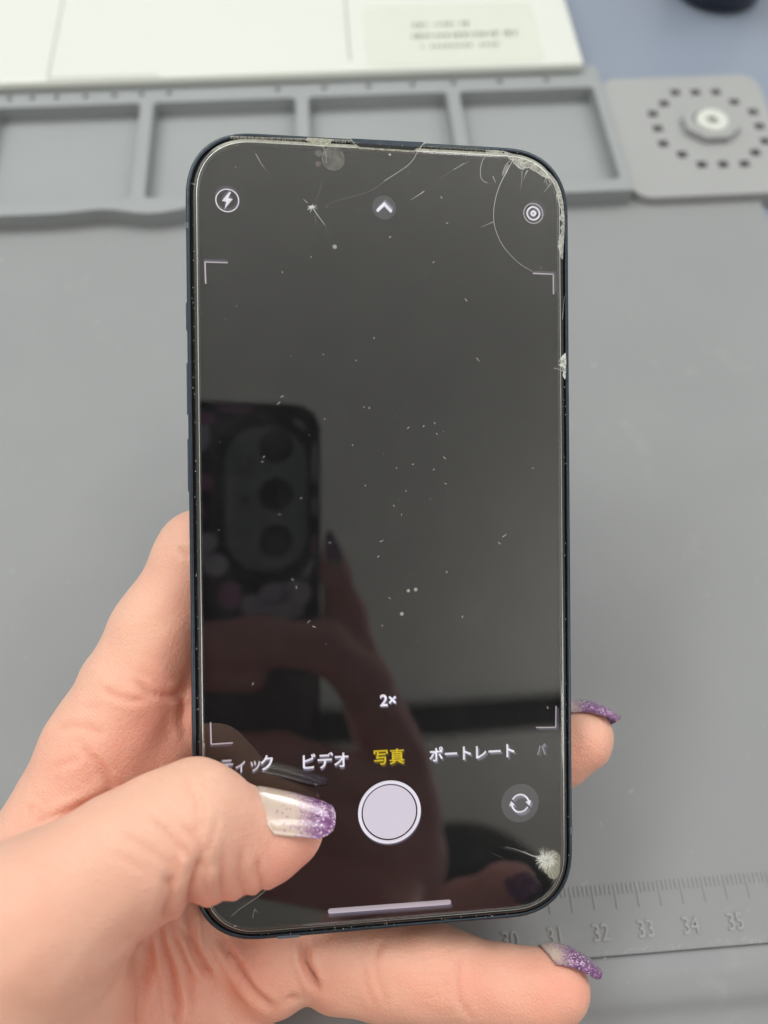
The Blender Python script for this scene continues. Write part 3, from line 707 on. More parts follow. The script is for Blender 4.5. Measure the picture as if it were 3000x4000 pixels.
def surface_nets(T, lo, h):
    ins = T < 0; nx, ny, nz = T.shape
    cnt = np.zeros((nx - 1, ny - 1, nz - 1), np.int8)
    for dx in (0, 1):
        for dy in (0, 1):
            for dz in (0, 1): cnt += ins[dx:nx - 1 + dx, dy:ny - 1 + dy, dz:nz - 1 + dz]
    act = np.argwhere((cnt > 0) & (cnt < 8)); idx = np.full(cnt.shape, -1, np.int32); idx[tuple(act.T)] = np.arange(len(act))
    S = np.zeros((len(act), 3)); n = np.zeros(len(act))
    cor = [(a, b, c_) for a in (0, 1) for b in (0, 1) for c_ in (0, 1)]
    val = {c_: T[act[:, 0] + c_[0], act[:, 1] + c_[1], act[:, 2] + c_[2]] for c_ in cor}
    for c0 in cor:
        for ax_ in range(3):
            if c0[ax_]: continue
            c1 = list(c0); c1[ax_] = 1; c1 = tuple(c1); v0, v1 = val[c0], val[c1]; m_ = (v0 < 0) != (v1 < 0)
            t = np.where(m_, v0 / np.where(m_, v0 - v1, 1), 0)
            p_ = np.array(c0, float)[None, :] + t[:, None] * (np.array(c1) - np.array(c0))[None, :]
            S[m_] += p_[m_]; n[m_] += 1
    V = (act + S / n[:, None]) * h + np.array(lo); Fq = []
    for ax_ in range(3):
        u, v = (ax_ + 1) % 3, (ax_ + 2) % 3
        sl0 = [slice(None)] * 3; sl1 = [slice(None)] * 3; sl0[ax_] = slice(0, -1); sl1[ax_] = slice(1, None)
        a = ins[tuple(sl0)]; b = ins[tuple(sl1)]; E_ = np.argwhere(a != b)
        E_ = E_[(E_[:, u] > 0) & (E_[:, v] > 0) & (E_[:, u] < cnt.shape[u]) & (E_[:, v] < cnt.shape[v])]
        def cell(du, dv):
            q = E_.copy(); q[:, u] -= du; q[:, v] -= dv; return idx[tuple(q.T)]
        Q = np.stack([cell(1, 1), cell(0, 1), cell(0, 0), cell(1, 0)], 1)
        fl = a[tuple(E_.T)]; Q[~fl] = Q[~fl][:, ::-1]; Fq.append(Q)
    return V, np.concatenate(Fq)
def relax(V, F, it):
    e = np.concatenate([F[:, [0, 1]], F[:, [1, 2]], F[:, [2, 3]], F[:, [3, 0]]]); e = np.concatenate([e, e[:, ::-1]])
    deg = np.bincount(e[:, 0], minlength=len(V))[:, None]
    for i in range(it):
        s_ = np.stack([np.bincount(e[:, 0], weights=V[e[:, 1], j], minlength=len(V)) for j in range(3)], 1); V = V + .5 * (s_ / deg - V)
    return V
def normals(V, F):
    a = np.cross(V[F[:, 2]] - V[F[:, 0]], V[F[:, 3]] - V[F[:, 1]]); Nn = np.zeros_like(V)
    for j in range(4):
        for q in range(3): Nn[:, q] += np.bincount(F[:, j], weights=a[:, q], minlength=len(V))
    return Nn / (np.linalg.norm(Nn, axis=1, keepdims=True) + 1e-12)
def quadmesh(name, V, F, mat, attrs=None, parent=None):
    W = camw(V); me = bpy.data.meshes.new(name)
    me.vertices.add(len(W)); me.vertices.foreach_set('co', W.astype(np.float32).ravel())
    me.loops.add(len(F) * 4); me.loops.foreach_set('vertex_index', F.astype(np.int32).ravel())
    me.polygons.add(len(F)); me.polygons.foreach_set('loop_start', np.arange(0, len(F) * 4, 4, dtype=np.int32))
    me.polygons.foreach_set('use_smooth', np.ones(len(F), bool)); me.update(calc_edges=True); me.validate()
    for k_, v_ in (attrs or {}).items():
        at = me.attributes.new(k_, 'FLOAT', 'POINT'); at.data.foreach_set('value', v_.astype(np.float32))
    me.materials.append(mat); o = bpy.data.objects.new(name, me); C.objects.link(o)
    if parent: o.parent = parent
    return o

def skin_mat(name, base, red, pale, sss=.35):
    k = N(name); at = k.n('Attribute', attribute_name='flush'); ax_ = k.n('Attribute', attribute_name='crease')
    n1 = k.noise(85, 5, rough=.62); n2 = k.noise(420, 4, rough=.65)
    col = k.mix(n1, tuple(c * .95 for c in base), pale); f = k.math('ADD', at.outputs['Fac'], k.math('MULTIPLY', k.math('SUBTRACT', n1, .45), 1.1), True)
    col = k.mix(f, col, red); col = k.mix(k.math('MULTIPLY', ax_.outputs['Fac'], .30, True), col, (red[0] * .80, red[1] * .62, red[2] * .55))
    col = k.mix(k.math('MULTIPLY', n2, .22), col, tuple(c * .82 for c in red))
    wv = k.n('TexWave', wave_type='BANDS', bands_direction='DIAGONAL'); wv.inputs['Scale'].default_value = 620; wv.inputs['Distortion'].default_value = 3.0; wv.inputs['Detail'].default_value = 2; wv.inputs['Detail Scale'].default_value = .25
    k.link(k.obj(), wv.inputs[0])
    vo = k.n('TexVoronoi', feature='DISTANCE_TO_EDGE', Scale=1300.0); k.link(k.obj(), vo.inputs['Vector'])
    h = k.math('ADD', k.math('MULTIPLY', wv.outputs['Fac'], .13), k.math('ADD', k.math('MULTIPLY', k.math('MINIMUM', vo.outputs[0], .25), 1.6), k.math('MULTIPLY', k.noise(900, 4, rough=.6), 1.3)))
    k.pbr(col, k.ramp(k.noise(200, 3), [(.3, .36), (.7, .52)]), 0, k.bump(h, .62, .00018), Subsurface_Weight=sss, Subsurface_Radius=(1.0, .36, .20), Subsurface_Scale=.0042, Specular_IOR_Level=.45)
    return k.fin()
M_skin = skin_mat('skin', (.83, .495, .355), (.84, .36, .265), (.86, .57, .435))
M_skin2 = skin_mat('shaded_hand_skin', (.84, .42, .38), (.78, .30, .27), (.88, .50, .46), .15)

thumb = [[P3(634, 1795, 131.8, 5.2), P3(602, 1801, 131.0, 6.2), P3(552, 1808, 130.0, 7.3), P3(490, 1805, 127.9, 8.3), P3(418, 1781, 125.2, 10.1), P3(340, 1815, 122.6, 10.0), P3(255, 1866, 120.0, 10.4), P3(90, 1990, 116, 13), P3(-90, 2130, 117, 18)],
         [P3(466, 1852, 127.8, 7.1), P3(560, 1832, 129.9, 6.4)], [P3(318, 1905, 124, 7.2), P3(255, 1925, 122.5, 7.6)],
         [P3(375, 1868, 126, 6.6), P3(352, 1872, 125.5, 6.6)]]
thenar = [[P3(60, 2060, 122, 14), P3(-20, 2200, 122, 20), P3(-60, 2400, 122, 22)], [P3(130, 2120, 131, 9.5), P3(90, 2260, 133, 13)]]
palm = [[P3(165, 1765, 146, 11.6), P3(60, 1950, 140, 14), P3(-40, 2150, 134, 18), P3(40, 2500, 128, 24), P3(60, 2900, 118, 25), P3(40, 3500, 108, 27)],
        [P3(225, 1810, 147, 11), P3(330, 1960, 148, 10), P3(330, 2120, 147.5, 9.4), P3(330, 2350, 140, 15), P3(200, 2900, 120, 24)],
        [P3(350, 1650, 152.5, 9.0), P3(355, 1790, 151, 10), P3(400, 1960, 149.5, 8.6)],
        [P3(250, 1600, 149.5, 10), P3(330, 1700, 151.5, 9.5)]]
ridge1 = [[P3(455, 1900, 150, 6.5), P3(470, 2060, 149.2, 6.0), P3(500, 2200, 148.5, 6.6), P3(490, 2400, 142, 10)]]
ridge2 = [[P3(385, 1940, 148.5, 6.5), P3(400, 2080, 147.0, 6.4), P3(420, 2230, 145.0, 7.2), P3(430, 2400, 140, 10)]]
ridge3 = [[P3(320, 2010, 146.5, 6.5), P3(330, 2130, 144.5, 6.5), P3(330, 2280, 142, 8)]]
ridge4 = [[P3(528, 2120, 149.6, 5.6), P3(527, 2230, 148.6, 6.0)]]
index = [[P3(620, 1160, 153.5, 7.8), P3(440, 1203, 152.8, 8.9), P3(352, 1365, 151.8, 9.5), P3(292, 1490, 150.3, 10.1), P3(226, 1624, 148.4, 11.4), P3(165, 1765, 146, 12)],
         [P3(620, 1160, 153.5, 7.8), P3(770, 1230, 154.5, 7.0)]]
middle = [[P3(340, 1650, 153, 9), P3(560, 1380, 156.5, 8.8), P3(780, 1330, 157.5, 8.2), P3(930, 1400, 158, 7.4)]]
ring = [[P3(600, 2000, 151.5, 8.6), P3(760, 1870, 157.5, 8.6), P3(1050, 1690, 159.5, 8.2), P3(1195, 1618, 158.2, 7.7), P3(1255, 1595, 156.5, 6.7)]]
ringb = [[P3(640, 2065, 150.0, 7.8), P3(590, 2090, 149.5, 8.3), P3(540, 2050, 151, 8)]]
pinky = [[P3(735, 2078, 150.6, 8.6), P3(830, 2094, 150.3, 8.7), P3(930, 2104, 149.6, 8.6), P3(980, 2114, 149.2, 7.9), P3(1090, 2136, 148.6, 7.4), P3(1180, 2140, 147.8, 6.9), P3(1212, 2136, 147.6, 5.6)],
         [P3(735, 2078, 150.6, 8.6), P3(640, 2020, 152.5, 8)]]
VOX = .62
groups = [(index + palm, 4, 5), (thenar, 7, 7), (ridge3, 3, 2.5), (ridge2, 3, 2.2), (ridge1, 3, 1.8), (ridge4, 3, 1.6), (middle, 3, 3), (ring, 2.5, 2), (ringb, 3, 1.4), (pinky, 2.5, 1.2), (thumb, 2.2, 6)]
lo, hi = np.array([-118., -4, 84]), np.array([48., 190, 172])
T = field(groups, lo, hi, VOX)
Vh, Fh = surface_nets(T, lo, VOX); del T
Vh = relax(Vh, Fh, 5); Nh = normals(Vh, Fh)

def to_px(V): return np.stack([V[:, 0] / V[:, 2] * FP + CX, V[:, 1] / V[:, 2] * FP + CY], 1)
pxv = to_px(Vh)
def zz(L): return [(x * .4667, 1603.7 + y * .4667) for x, y in L]      # enlarged view, lower left
def zr(L): return [(553 + x * .4667, 1659 + y * .4667) for x, y in L]  # enlarged view, lower middle
def zi(L): return [(x / 3, 1050.7 + y / 3) for x, y in L]              # enlarged view, left side
# (points, expected depth, depth (mm), half width (mm))
CREASE = [
    (zz([(935, 540), (905, 610), (885, 680), (880, 760), (870, 830)]), 124, 1.7, 1.5), (zz([(930, 560), (925, 480), (880, 420), (840, 380)]), 118, .35, .8),
    (zz([(780, 620), (792, 700), (775, 760), (760, 830)]), 121, 1.0, 1.4), (zz([(815, 520), (815, 600), (790, 660)]), 117, .5, 1.1),
    (zz([(690, 340), (760, 400), (820, 470), (900, 540)]), 117, .38, .7), (zz([(560, 415), (650, 470), (740, 530), (790, 570)]), 116, .34, .7), (zz([(520, 515), (600, 550), (680, 600)]), 116, .26, .7),
    (zz([(850, 160), (900, 260), (910, 350), (905, 430)]), 118, .30, .8), (zz([(935, 240), (945, 330), (930, 420)]), 118, .22, .7), (zz([(1000, 350), (985, 430), (960, 500)]), 118, .2, .7),
    (zz([(1035, 500), (1020, 640), (1032, 712), (1040, 790)]), 127, .40, 1.0), (zz([(1118, 500), (1105, 620), (1130, 682), (1140, 770)]), 128, .42, 1.0), (zz([(1195, 540), (1195, 600), (1207, 640), (1215, 720)]), 129, .5, .8), (zz([(960, 560), (950, 640), (960, 700)]), 123, .3, .7),
    (zz([(600, 870), (520, 900), (440, 880)]), 125, .9, 1.6), (zz([(430, 870), (490, 960), (520, 1060), (500, 1140), (440, 1200)]), 128, 1.0, 1.8),
    (zz([(0, 590), (120, 520), (240, 440), (330, 360), (450, 290), (540, 235)]), 138, 1.3, 1.6),
    (zz([(160, 370), (300, 320), (450, 275)]), 140, .55, .9), (zz([(130, 340), (150, 300), (200, 330)]), 140, .3, .8), (zz([(100, 440), (200, 450)]), 138, .4, .9), (zz([(420, 50), (480, 120), (520, 190)]), 142, .45, .9),
    (zz([(870, 750), (880, 880), (910, 1000), (980, 1080)]), 144, 1.3, .95), (zz([(740, 820), (750, 940), (790, 1080), (820, 1304)]), 142, 1.5, 1.0), (zz([(700, 880), (690, 1000), (650, 1180), (640, 1304)]), 141, 1.2, 1.0),
    (zz([(820, 850), (900, 950), (980, 1120)]), 143, .8, .8), (zz([(620, 880), (690, 960), (720, 1010)]), 140, .4, .8), (zz([(760, 780), (800, 900), (860, 1040), (900, 1240)]), 143, .8, .8),
    (zz([(1010, 900), (1080, 1010), (1170, 1150), (1270, 1235)]), 143, 1.5, 1.0), (zz([(1395, 920), (1405, 1000), (1440, 1080), (1470, 1140)]), 144, 1.4, .9),
    (zz([(1330, 1195), (1350, 1180), (1385, 1190)]), 146, .8, .8), (zz([(1425, 930), (1430, 990)]), 144, .3, .6),
    (zr([(240, 810), (235, 900), (280, 1010)]), 144, 1.2, 1.0), (zr([(590, 800), (560, 860), (565, 960), (610, 1110)]), 144, .50, .9), (zr([(505, 930), (520, 1020), (560, 1100)]), 144, .45, .9),
    (zr([(950, 870), (940, 980), (950, 1080), (980, 1150)]), 142, .45, .9), (zr([(930, 1070), (960, 1100), (1000, 1160)]), 142, .3, .6),
    (zr([(770, 850), (780, 950), (790, 1010)]), 142, .16, .5), (zr([(740, 960), (840, 955), (910, 962)]), 142, .14, .4), (zr([(740, 925), (840, 905), (900, 915)]), 142, .14, .4), (zr([(740, 1005), (840, 1015), (900, 1000)]), 142, .14, .4), (zr([(770, 1050), (870, 1048)]), 142, .14, .4), (zr([(750, 880), (850, 860), (930, 830)]), 142, .14, .4), (zr([(870, 860), (860, 960), (870, 1020)]), 142, .14, .45),
    (zi([(1150, 400), (1190, 430), (1230, 455)]), 143, .5, .9), (zi([(890, 1270), (970, 1330), (1060, 1355), (1130, 1350), (1215, 1305)]), 141, .75, 1.0), (zi([(670, 1310), (740, 1355), (840, 1380), (960, 1380)]), 140, .5, .9),
    (zi([(1165, 1360), (1190, 1430), (1180, 1540), (1210, 1640)]), 142, .8, 1.0), (zi([(370, 1565), (480, 1550), (590, 1570), (660, 1600)]), 140, .45, 1.0), (zi([(530, 1680), (600, 1770), (680, 1880), (740, 1960)]), 138, .55, 1.0), (zi([(900, 1180), (1000, 1250), (1090, 1300)]), 141, .25, .9), (zi([(560, 1430), (640, 1450)]), 140, .2, .8),
    (zi([(340, 1830), (430, 1790), (520, 1760)]), 138, .3, .9), (zi([(230, 2000), (300, 2060)]), 136, .3, .9),
]
disp_ = np.zeros(len(Vh)); cr = np.zeros(len(Vh)); front = np.clip(-Nh[:, 2] * 1.6 + .95, 0, 1)
for pts, dep, dd, wd in CREASE:
    pp = np.array(smooth_line(pts, 4)); best = np.full(len(Vh), 1e9); tb = np.zeros(len(Vh))
    sc_ = FP / dep; r_ = wd * 3.2 * sc_
    sel = np.where((pxv[:, 0] > pp[:, 0].min() - r_) & (pxv[:, 0] < pp[:, 0].max() + r_) & (pxv[:, 1] > pp[:, 1].min() - r_) & (pxv[:, 1] < pp[:, 1].max() + r_) & (np.abs(Vh[:, 2] - dep) < 13) & (front > .05))[0]
    q = pxv[sel]; b_ = np.full(len(sel), 1e9); tt = np.zeros(len(sel)); n_ = len(pp) - 1
    for i in range(n_):
        a0, a1 = pp[i], pp[i + 1]; d_ = a1 - a0; l2 = d_ @ d_ + 1e-9; t = np.clip(((q - a0) @ d_) / l2, 0, 1); ds = np.hypot(*(q - a0 - t[:, None] * d_).T)
        m_ = ds < b_; b_[m_] = ds[m_]; tt[m_] = ((i + t) / n_)[m_]
    x_ = b_ / sc_ / wd; taper = np.clip(np.minimum(tt, 1 - tt) * 6 + .25, 0, 1)
    gsn = (np.exp(-x_ * 1.9) * .85 - .30 * np.exp(-((x_ - 1.7) ** 2) * 1.6)) * taper * front[sel]
    disp_[sel] += dd * gsn; cr[sel] = np.maximum(cr[sel], np.exp(-x_ ** 2 * 3.5) * taper * front[sel] * min(1, dd / .55))
Vh = Vh - Nh * disp_[:, None]
# gentle lumpiness of real flesh
ph = np.sin(Vh[:, 0] * .55 + 1.3 * np.sin(Vh[:, 1] * .31)) * np.sin(Vh[:, 1] * .47 + .7) * np.sin(Vh[:, 2] * .5)
Vh = Vh + Nh * (ph * .16)[:, None]
# natural flush of the skin: finger pads, knuckle folds, palm
FL = [(660, 1860, 130, 9, .5), (560, 1880, 128, 10, .55), (470, 1900, 126, 11, .45), (330, 1930, 122, 10, .35), (400, 1620, 142, 12, .45), (385, 1480, 143, 9, .5), (400, 1300, 145, 9, .35), (300, 1700, 140, 14, .35),
      (1160, 2140, 142, 12, .45), (1230, 2120, 144, 8, .35), (980, 2130, 141, 9, .4), (830, 2130, 142, 10, .35), (600, 2100, 142, 11, .25), (450, 2080, 142, 18, .22), (520, 2180, 142, 14, .15), (380, 2150, 140, 14, .15), (1270, 1640, 150, 8, .5), (200, 2180, 128, 14, .35), (60, 2080, 110, 18, .2), (160, 1640, 138, 14, .2)]
fl = np.zeros(len(Vh))
for x, y, d, r, a in FL:
    c_ = px(x, y, d); fl += a * np.exp(-((Vh - c_) ** 2).sum(1) / (r * r))
hand = quadmesh('hand', Vh, Fh, M_skin, {'flush': np.clip(fl, 0, 1), 'crease': np.clip(cr, 0, 1)})
tag(hand, 'left hand with purple glitter nails holding the cracked phone, thumb over its glass', 'hand')
Nh2 = normals(Vh, Fh)

# nails: curved shells
def nail_mat():
    k = N('glitter_gel_nail'); uv = k.n('UVMap').outputs[0]; sp_ = k.n('SeparateXYZ'); k.link(uv, sp_.inputs[0]); u = sp_.outputs[0]
    nz = k.noise(900, 4, rough=.7); f = k.math('ADD', u, k.math('MULTIPLY', k.math('SUBTRACT', nz, .5), .22))
    vo = k.n('TexVoronoi', Scale=3300.0); k.link(k.obj(), vo.inputs['Vector']); sx = k.n('SeparateColor'); k.link(vo.outputs['Color'], sx.inputs[0])
    spark = k.ramp(sx.outputs[0], [(.0, (.07, .014, .09)), (.50, (.20, .06, .21)), (.84, (.42, .20, .40)), (.965, (.95, .85, .95))])
    deep = k.mix(k.math('MULTIPLY', k.noise(500, 2), .6), spark, (.22, .07, .25))
    body = k.mix(k.noise(120, 2), (.56, .43, .35), (.62, .50, .42))
    dots = k.math('GREATER_THAN', k.math('ADD', sx.outputs[1], k.math('MULTIPLY', u, .75)), 1.22)
    c1 = k.mix(k.math('MULTIPLY', dots, .75), body, (.36, .18, .36)); c2 = k.mix(k.ramp(f, [(.52, 0.0), (.78, 1.0)]), c1, deep)
    vn = k.n('Mix', data_type='VECTOR'); geo = k.n('NewGeometry'); 
    bm_ = k.bump(k.math('MULTIPLY', sx.outputs[2], k.ramp(f, [(.5, 0.0), (.75, 1.0)])), .55, .0002)
    k.pbr(c2, .22, 0, bm_, Coat_Weight=1.0, Coat_Roughness=.04, Subsurface_Weight=.15, Subsurface_Radius=(1, .6, .5), Subsurface_Scale=.001, Specular_IOR_Level=.6)
    return k.fin()
M_nail = nail_mat()
def nail(c0, r0, c1, r1, e1, e2, th0, th1, base, tip, thick=.5, droop=0.0, label=None, arch=.22, nu=22, nv=18, par=None, mat=None, gl=0.0):
    """shell on the cone c0->c1; angle th from direction e1 towards e2; base(v), tip(v) give the outline in u"""
    V = []; F = []; UV = []
    c0, c1 = np.array(c0, float), np.array(c1, float); ax_ = c1 - c0; ax_ /= np.linalg.norm(ax_)
    e1 = np.array(e1, float); e1 -= ax_ * (e1 @ ax_); e1 /= np.linalg.norm(e1); e2 = np.array(e2, float); e2 -= ax_ * (e2 @ ax_); e2 -= e1 * (e2 @ e1); e2 /= np.linalg.norm(e2)
    for layer in (0, 1):
        for i in range(nu + 1):
            for j in range(nv + 1):
                v = -1 + 2 * j / nv; u = base(v) + (tip(v) - base(v)) * i / nu; th = math.radians(th0 + (th1 - th0) * j / nv)
                rr = r0 + (r1 - r0) * u + arch * math.sin(min(max(u, 0), 1) * math.pi); edge_ = min(1, 6 * (i / nu), 6 * (1 - abs(v)) + .15, 8 * (1 - i / nu) + .3)
                rr -= (thick * (1 if layer else (1 - edge_) * .6)); mid = math.radians((th0 + th1) / 2)
                p_ = c0 + (c1 - c0) * u + rr * (math.cos(th) * e1 + math.sin(th) * e2) - droop * u * u * (math.cos(mid) * e1 + math.sin(mid) * e2)
                V.append(p_); UV.append((min(max(u + gl + (.6 if layer else 0), 0), 1.3), (v + 1) / 2))
    M_ = (nu + 1) * (nv + 1)
    for layer in (0, 1):
        for i in range(nu):
            for j in range(nv):
                a = layer * M_ + i * (nv + 1) + j; q = (a, a + 1, a + nv + 2, a + nv + 1); F.append(q if layer == 0 else q[::-1])
    rim = [j for j in range(nv + 1)] + [i * (nv + 1) + nv for i in range(1, nu + 1)] + [nu * (nv + 1) + j for j in range(nv - 1, -1, -1)] + [i * (nv + 1) for i in range(nu - 1, 0, -1)]
    for a, b in zip(rim, rim[1:] + rim[:1]): F.append((a, b, b + M_, a + M_))
    o = mesh('fingernail', [tuple(q) for q in camw(np.array(V))], F, mat or M_nail, par or hand, smooth=True)
    uvl = o.data.uv_layers.new(name='UVMap')
    for lp in o.data.loops: uvl.data[lp.index].uv = UV[lp.vertex_index]
    if label: o['label'] = label
    return o
up, tocam, right = np.array([0, -1., 0]), np.array([0, 0, -1.]), np.array([1., 0, 0])
c0 = px(520, 1804, 129.2); c1 = px(711, 1815, 132.4)
nail(c0, 8.35, c1, 6.5, tocam, up, 27, 116, lambda v: .20 * max(-v, 0) ** 1.3 - .045 * v + .02 + .05 * v * v, lambda v: 1.0 - .05 * abs(v) ** 2 - .15 * abs(v) ** 6, .55, .5, 'long thumbnail fading from nude to purple glitter')
# pinky nail (seen edge-on along its top) and ring-finger nail
c0 = px(1160, 2134, 148.2); c1 = px(1292, 2150, 148.2)
nail(c0, 7.75, c1, 7.7, tocam, up, 64, 160, lambda v: .02 + .16 * v * v, lambda v: 1.0 - .06 * v * v - .12 * abs(v) ** 6, .5, 2.6, 'little-finger nail with purple glitter and a chipped end', gl=.30, arch=.9)
c0 = px(1222, 1602, 157.4); c1 = px(1344, 1600, 156.0)
nail(c0, 8.15, c1, 7.6, tocam, up, 63, 158, lambda v: -.1 + .14 * v * v, lambda v: 1.0 - .06 * v * v - .12 * abs(v) ** 6, .5, 2.4, 'nail with purple glitter beyond the right edge of the phone', gl=.42, arch=.9)
# fine dry flakes and hairs on the thumb knuckle
random.seed(9); V = []; F = []
vis = np.where((pxv[:, 0] > 300) & (pxv[:, 0] < 545) & (pxv[:, 1] < 1800) & (pxv[:, 1] > 1630) & (Nh2[:, 2] < .1) & (Vh[:, 2] < 130))[0]
for i in random.sample(list(vis), min(60, len(vis))):
    p_ = Vh[i]; n_ = Nh2[i]; t_ = np.cross(n_, [random.gauss(0, 1), random.gauss(0, 1), random.gauss(0, 1)]); t_ /= np.linalg.norm(t_); l = random.uniform(.12, .38); b_ = np.cross(n_, t_) * random.uniform(.04, .1); o_ = len(V)
    q = [p_ - t_ * l / 2 + n_ * .03, p_ + b_ + n_ * .05, p_ + t_ * l / 2 + n_ * random.uniform(.05, .3), p_ - b_ + n_ * .04]; V += [tuple(a) for a in camw(np.array(q))]; F.append((o_, o_ + 1, o_ + 2, o_ + 3))
fk = mesh('skin_flakes', V, F, simple('dry_skin', (.80, .70, .62), .7), hand); fk['kind'] = 'stuff'

# ------------------------------------------------------------------ what the glass mirrors: the photographer, her camera phone and other hand
nph = Rp[:, 2]; dg = float(nph @ (tp + Rp @ np.array([0, 0, ZT])))
def RF(x, y, z, r=None):
    """point at camera depth z whose mirror image shows at photo pixel (x, y)"""
    d = np.array([(x - CX) / FP, (y - CY) / FP, 1.0]); g = d * (dg / (nph @ d)); rd = d - 2 * (d @ nph) * nph; s_ = (z - g[2]) / rd[2]; p_ = g + s_ * rd
    return np.array([*p_, r]) if r is not None else p_
CF = np.eye(4); CF[:3, :3] = AX; CF[:3, 3] = camw([0, 0, 0])
camph = empty('smartphone', 'second phone in a black patterned case, seen only as a reflection in the glass', 'phone', Matrix(CF.tolist()))
def crr(name, x0, x1, y0, y1, r, z0, z1, mat, parent, bv=.3, n=8):
    P = rrect(x0, x1, y0, y1, r, n); o = plate(name, P, [], -z1, -z0, mat, parent, bv)
    for v_ in o.data.vertices: v_.co.z = -v_.co.z
    return o
M_case = simple('black_case', (.24, .23, .28), .5); M_bump = simple('grey_green_camera_glass', (.34, .39, .38), .5); M_lens = simple('lens_black', (.045, .045, .06), .1)
crr('case', -61, 14.8, -37.2, 129, 10, -11, -1.2, M_case, camph, 1.2)
crr('camera_surround', -23.4, 13.2, -32.6, 27.6, 15, -1.35, -1.0, simple('surround_black', (.05, .05, .065), .4), camph)
crr('camera_panel', -19.6, 9.8, -28.6, 23.4, 13, -1.3, -.7, M_bump, camph)
for ly, lx in ((-17.5, 0), (0, 0), (17.0, 0)):
    o = lathe('lens', [(.01, 0), (5.6, 0), (6.1, -.25), (6.1, -1.0)], lx - 1.5, ly - 4.2, M_lens, camph); 
    for v_ in o.data.vertices: v_.co.z = v_.co.z - .0005 if True else 0
for q, (lx, ly, r) in enumerate(((-11.5, -11, 3.4), (-11.5, 2, 2.2))):
    o = lathe('sensor', [(.01, 0), (r, 0), (r, -.3)], lx - 1.5, ly - 4, simple('sensor_glass', (.24, .27, .26), .4), camph)
    for v_ in o.data.vertices: v_.co.z -= .0006
M_pw = simple('pale_print', (.72, .72, .80), .5); M_pp = simple('pink_print', (.60, .28, .50), .5)
random.seed(6)
def printblob(cx, cy, rx, ry, mat, rot=0):
    P = [((cx - 2 + rx * math.cos(a) * math.cos(rot) - ry * math.sin(a) * math.sin(rot)) * MM, (cy - 4 + rx * math.cos(a) * math.sin(rot) + ry * math.sin(a) * math.cos(rot)) * MM, -.00115) for a in [2 * math.pi * i / 18 for i in range(18)]]
    mesh('printed_patch', P, [tuple(range(18))], mat, camph)
for a in [(-27, -21, 4, 6, M_pw), (-26, -27, 5, 2.5, M_pp), (-26, -4, 4, 3.5, M_pp), (-28, 6, 4, 3, M_pp), (-24, 17, 3.5, 3.5, M_pw), (-21, 25, 4.5, 4, M_pw), (-27, 21, 3, 4, M_pw), (0, 36, 6, 4, M_pw), (8, 36, 5.5, 5, M_pw), (3, 42, 8, 4, M_pw), (-8, 40, 4, 4, M_pw), (-16, 36, 4, 5, M_pp), (-14, -30.4, 7, 1, M_pp), (14.6, -12, .9, 8, M_pw), (14.8, 4, .8, 4, M_pw), (14.6, 18, .9, 4, M_pp), (9, -26, 3, .9, M_pw, .6), (12.5, 27, 1, 4, M_pw, .5)]: printblob(*a)
# her other hand round that phone, fingers in front of the case
f_idx = [[RF(380, 1400, 7, 8.5), RF(560, 1385, 8, 8.5), RF(700, 1395, 7, 8.5), RF(790, 1480, 2, 9), RF(850, 1640, -8, 13)]]
f_mid = [[RF(380, 1455, 8, 6), RF(540, 1460, 6, 6)]]
f_thb = [[RF(714, 1165, -2, 2.6), RF(722, 1230, -3, 5.0), RF(745, 1330, -4, 7.5), RF(790, 1480, -5, 9), RF(850, 1640, -8, 13)]]
f_low = [[RF(380, 1640, 14, 9), RF(600, 1640, 14, 9), RF(760, 1690, 8, 10), RF(870, 1720, -6, 14)], [RF(400, 1750, 18, 9), RF(640, 1760, 16, 10), RF(800, 1800, 6, 12), RF(870, 1800, -8, 15)], [RF(520, 1860, 20, 10), RF(760, 1900, 10, 12)]]
f_pnk = [[RF(1125, 1900, 62, 4.8), RF(1090, 1915, 58, 6.2), RF(1000, 1960, 46, 7.5), RF(880, 2040, 26, 9), RF(820, 1950, 4, 14), RF(870, 1760, -10, 15)]]
wrist = [[RF(850, 1680, -8, 15), RF(850, 1850, -18, 20), RF(800, 2100, -30, 26), np.array([*(RF(800, 2100, -30) + [10, 70, -50]), 29.])]]
allp = np.array([p_ for g_ in (f_idx, f_mid, f_thb, f_low, f_pnk, wrist) for c_ in g_ for p_ in c_])
lo2 = (allp[:, :3] - allp[:, 3:]).min(0) - 4; hi2 = (allp[:, :3] + allp[:, 3:]).max(0) + 4
T2 = field([(wrist, 8, 8), (f_idx, 5, 3), (f_mid, 3, 2), (f_thb, 5, 4), (f_low, 4, 3), (f_pnk, 5, 4)], lo2, hi2, 1.5)
V2, F2 = surface_nets(T2, lo2, 1.5); V2 = relax(V2, F2, 3)
z0_ = np.zeros(len(V2)); hand2 = quadmesh('hand', V2, F2, M_skin2, {'flush': z0_, 'crease': z0_})
tag(hand2, 'other hand of the photographer gripping the second phone, mirrored dark in the glass', 'hand')
def nail2(a, b, r0, r1): nail(RF(*a), r0, RF(*b), r1, np.array([0, 0, 1.]), up, -40, 60, lambda v: .1 * v * v, lambda v: 1 - .15 * v * v, .5, .3, par=hand2, gl=.42)
nail2((1088, 1915, 58), (1168, 1885, 66), 6.6, 5.0)
nail2((722, 1225, -2), (706, 1145, -1), 5.2, 2.2)
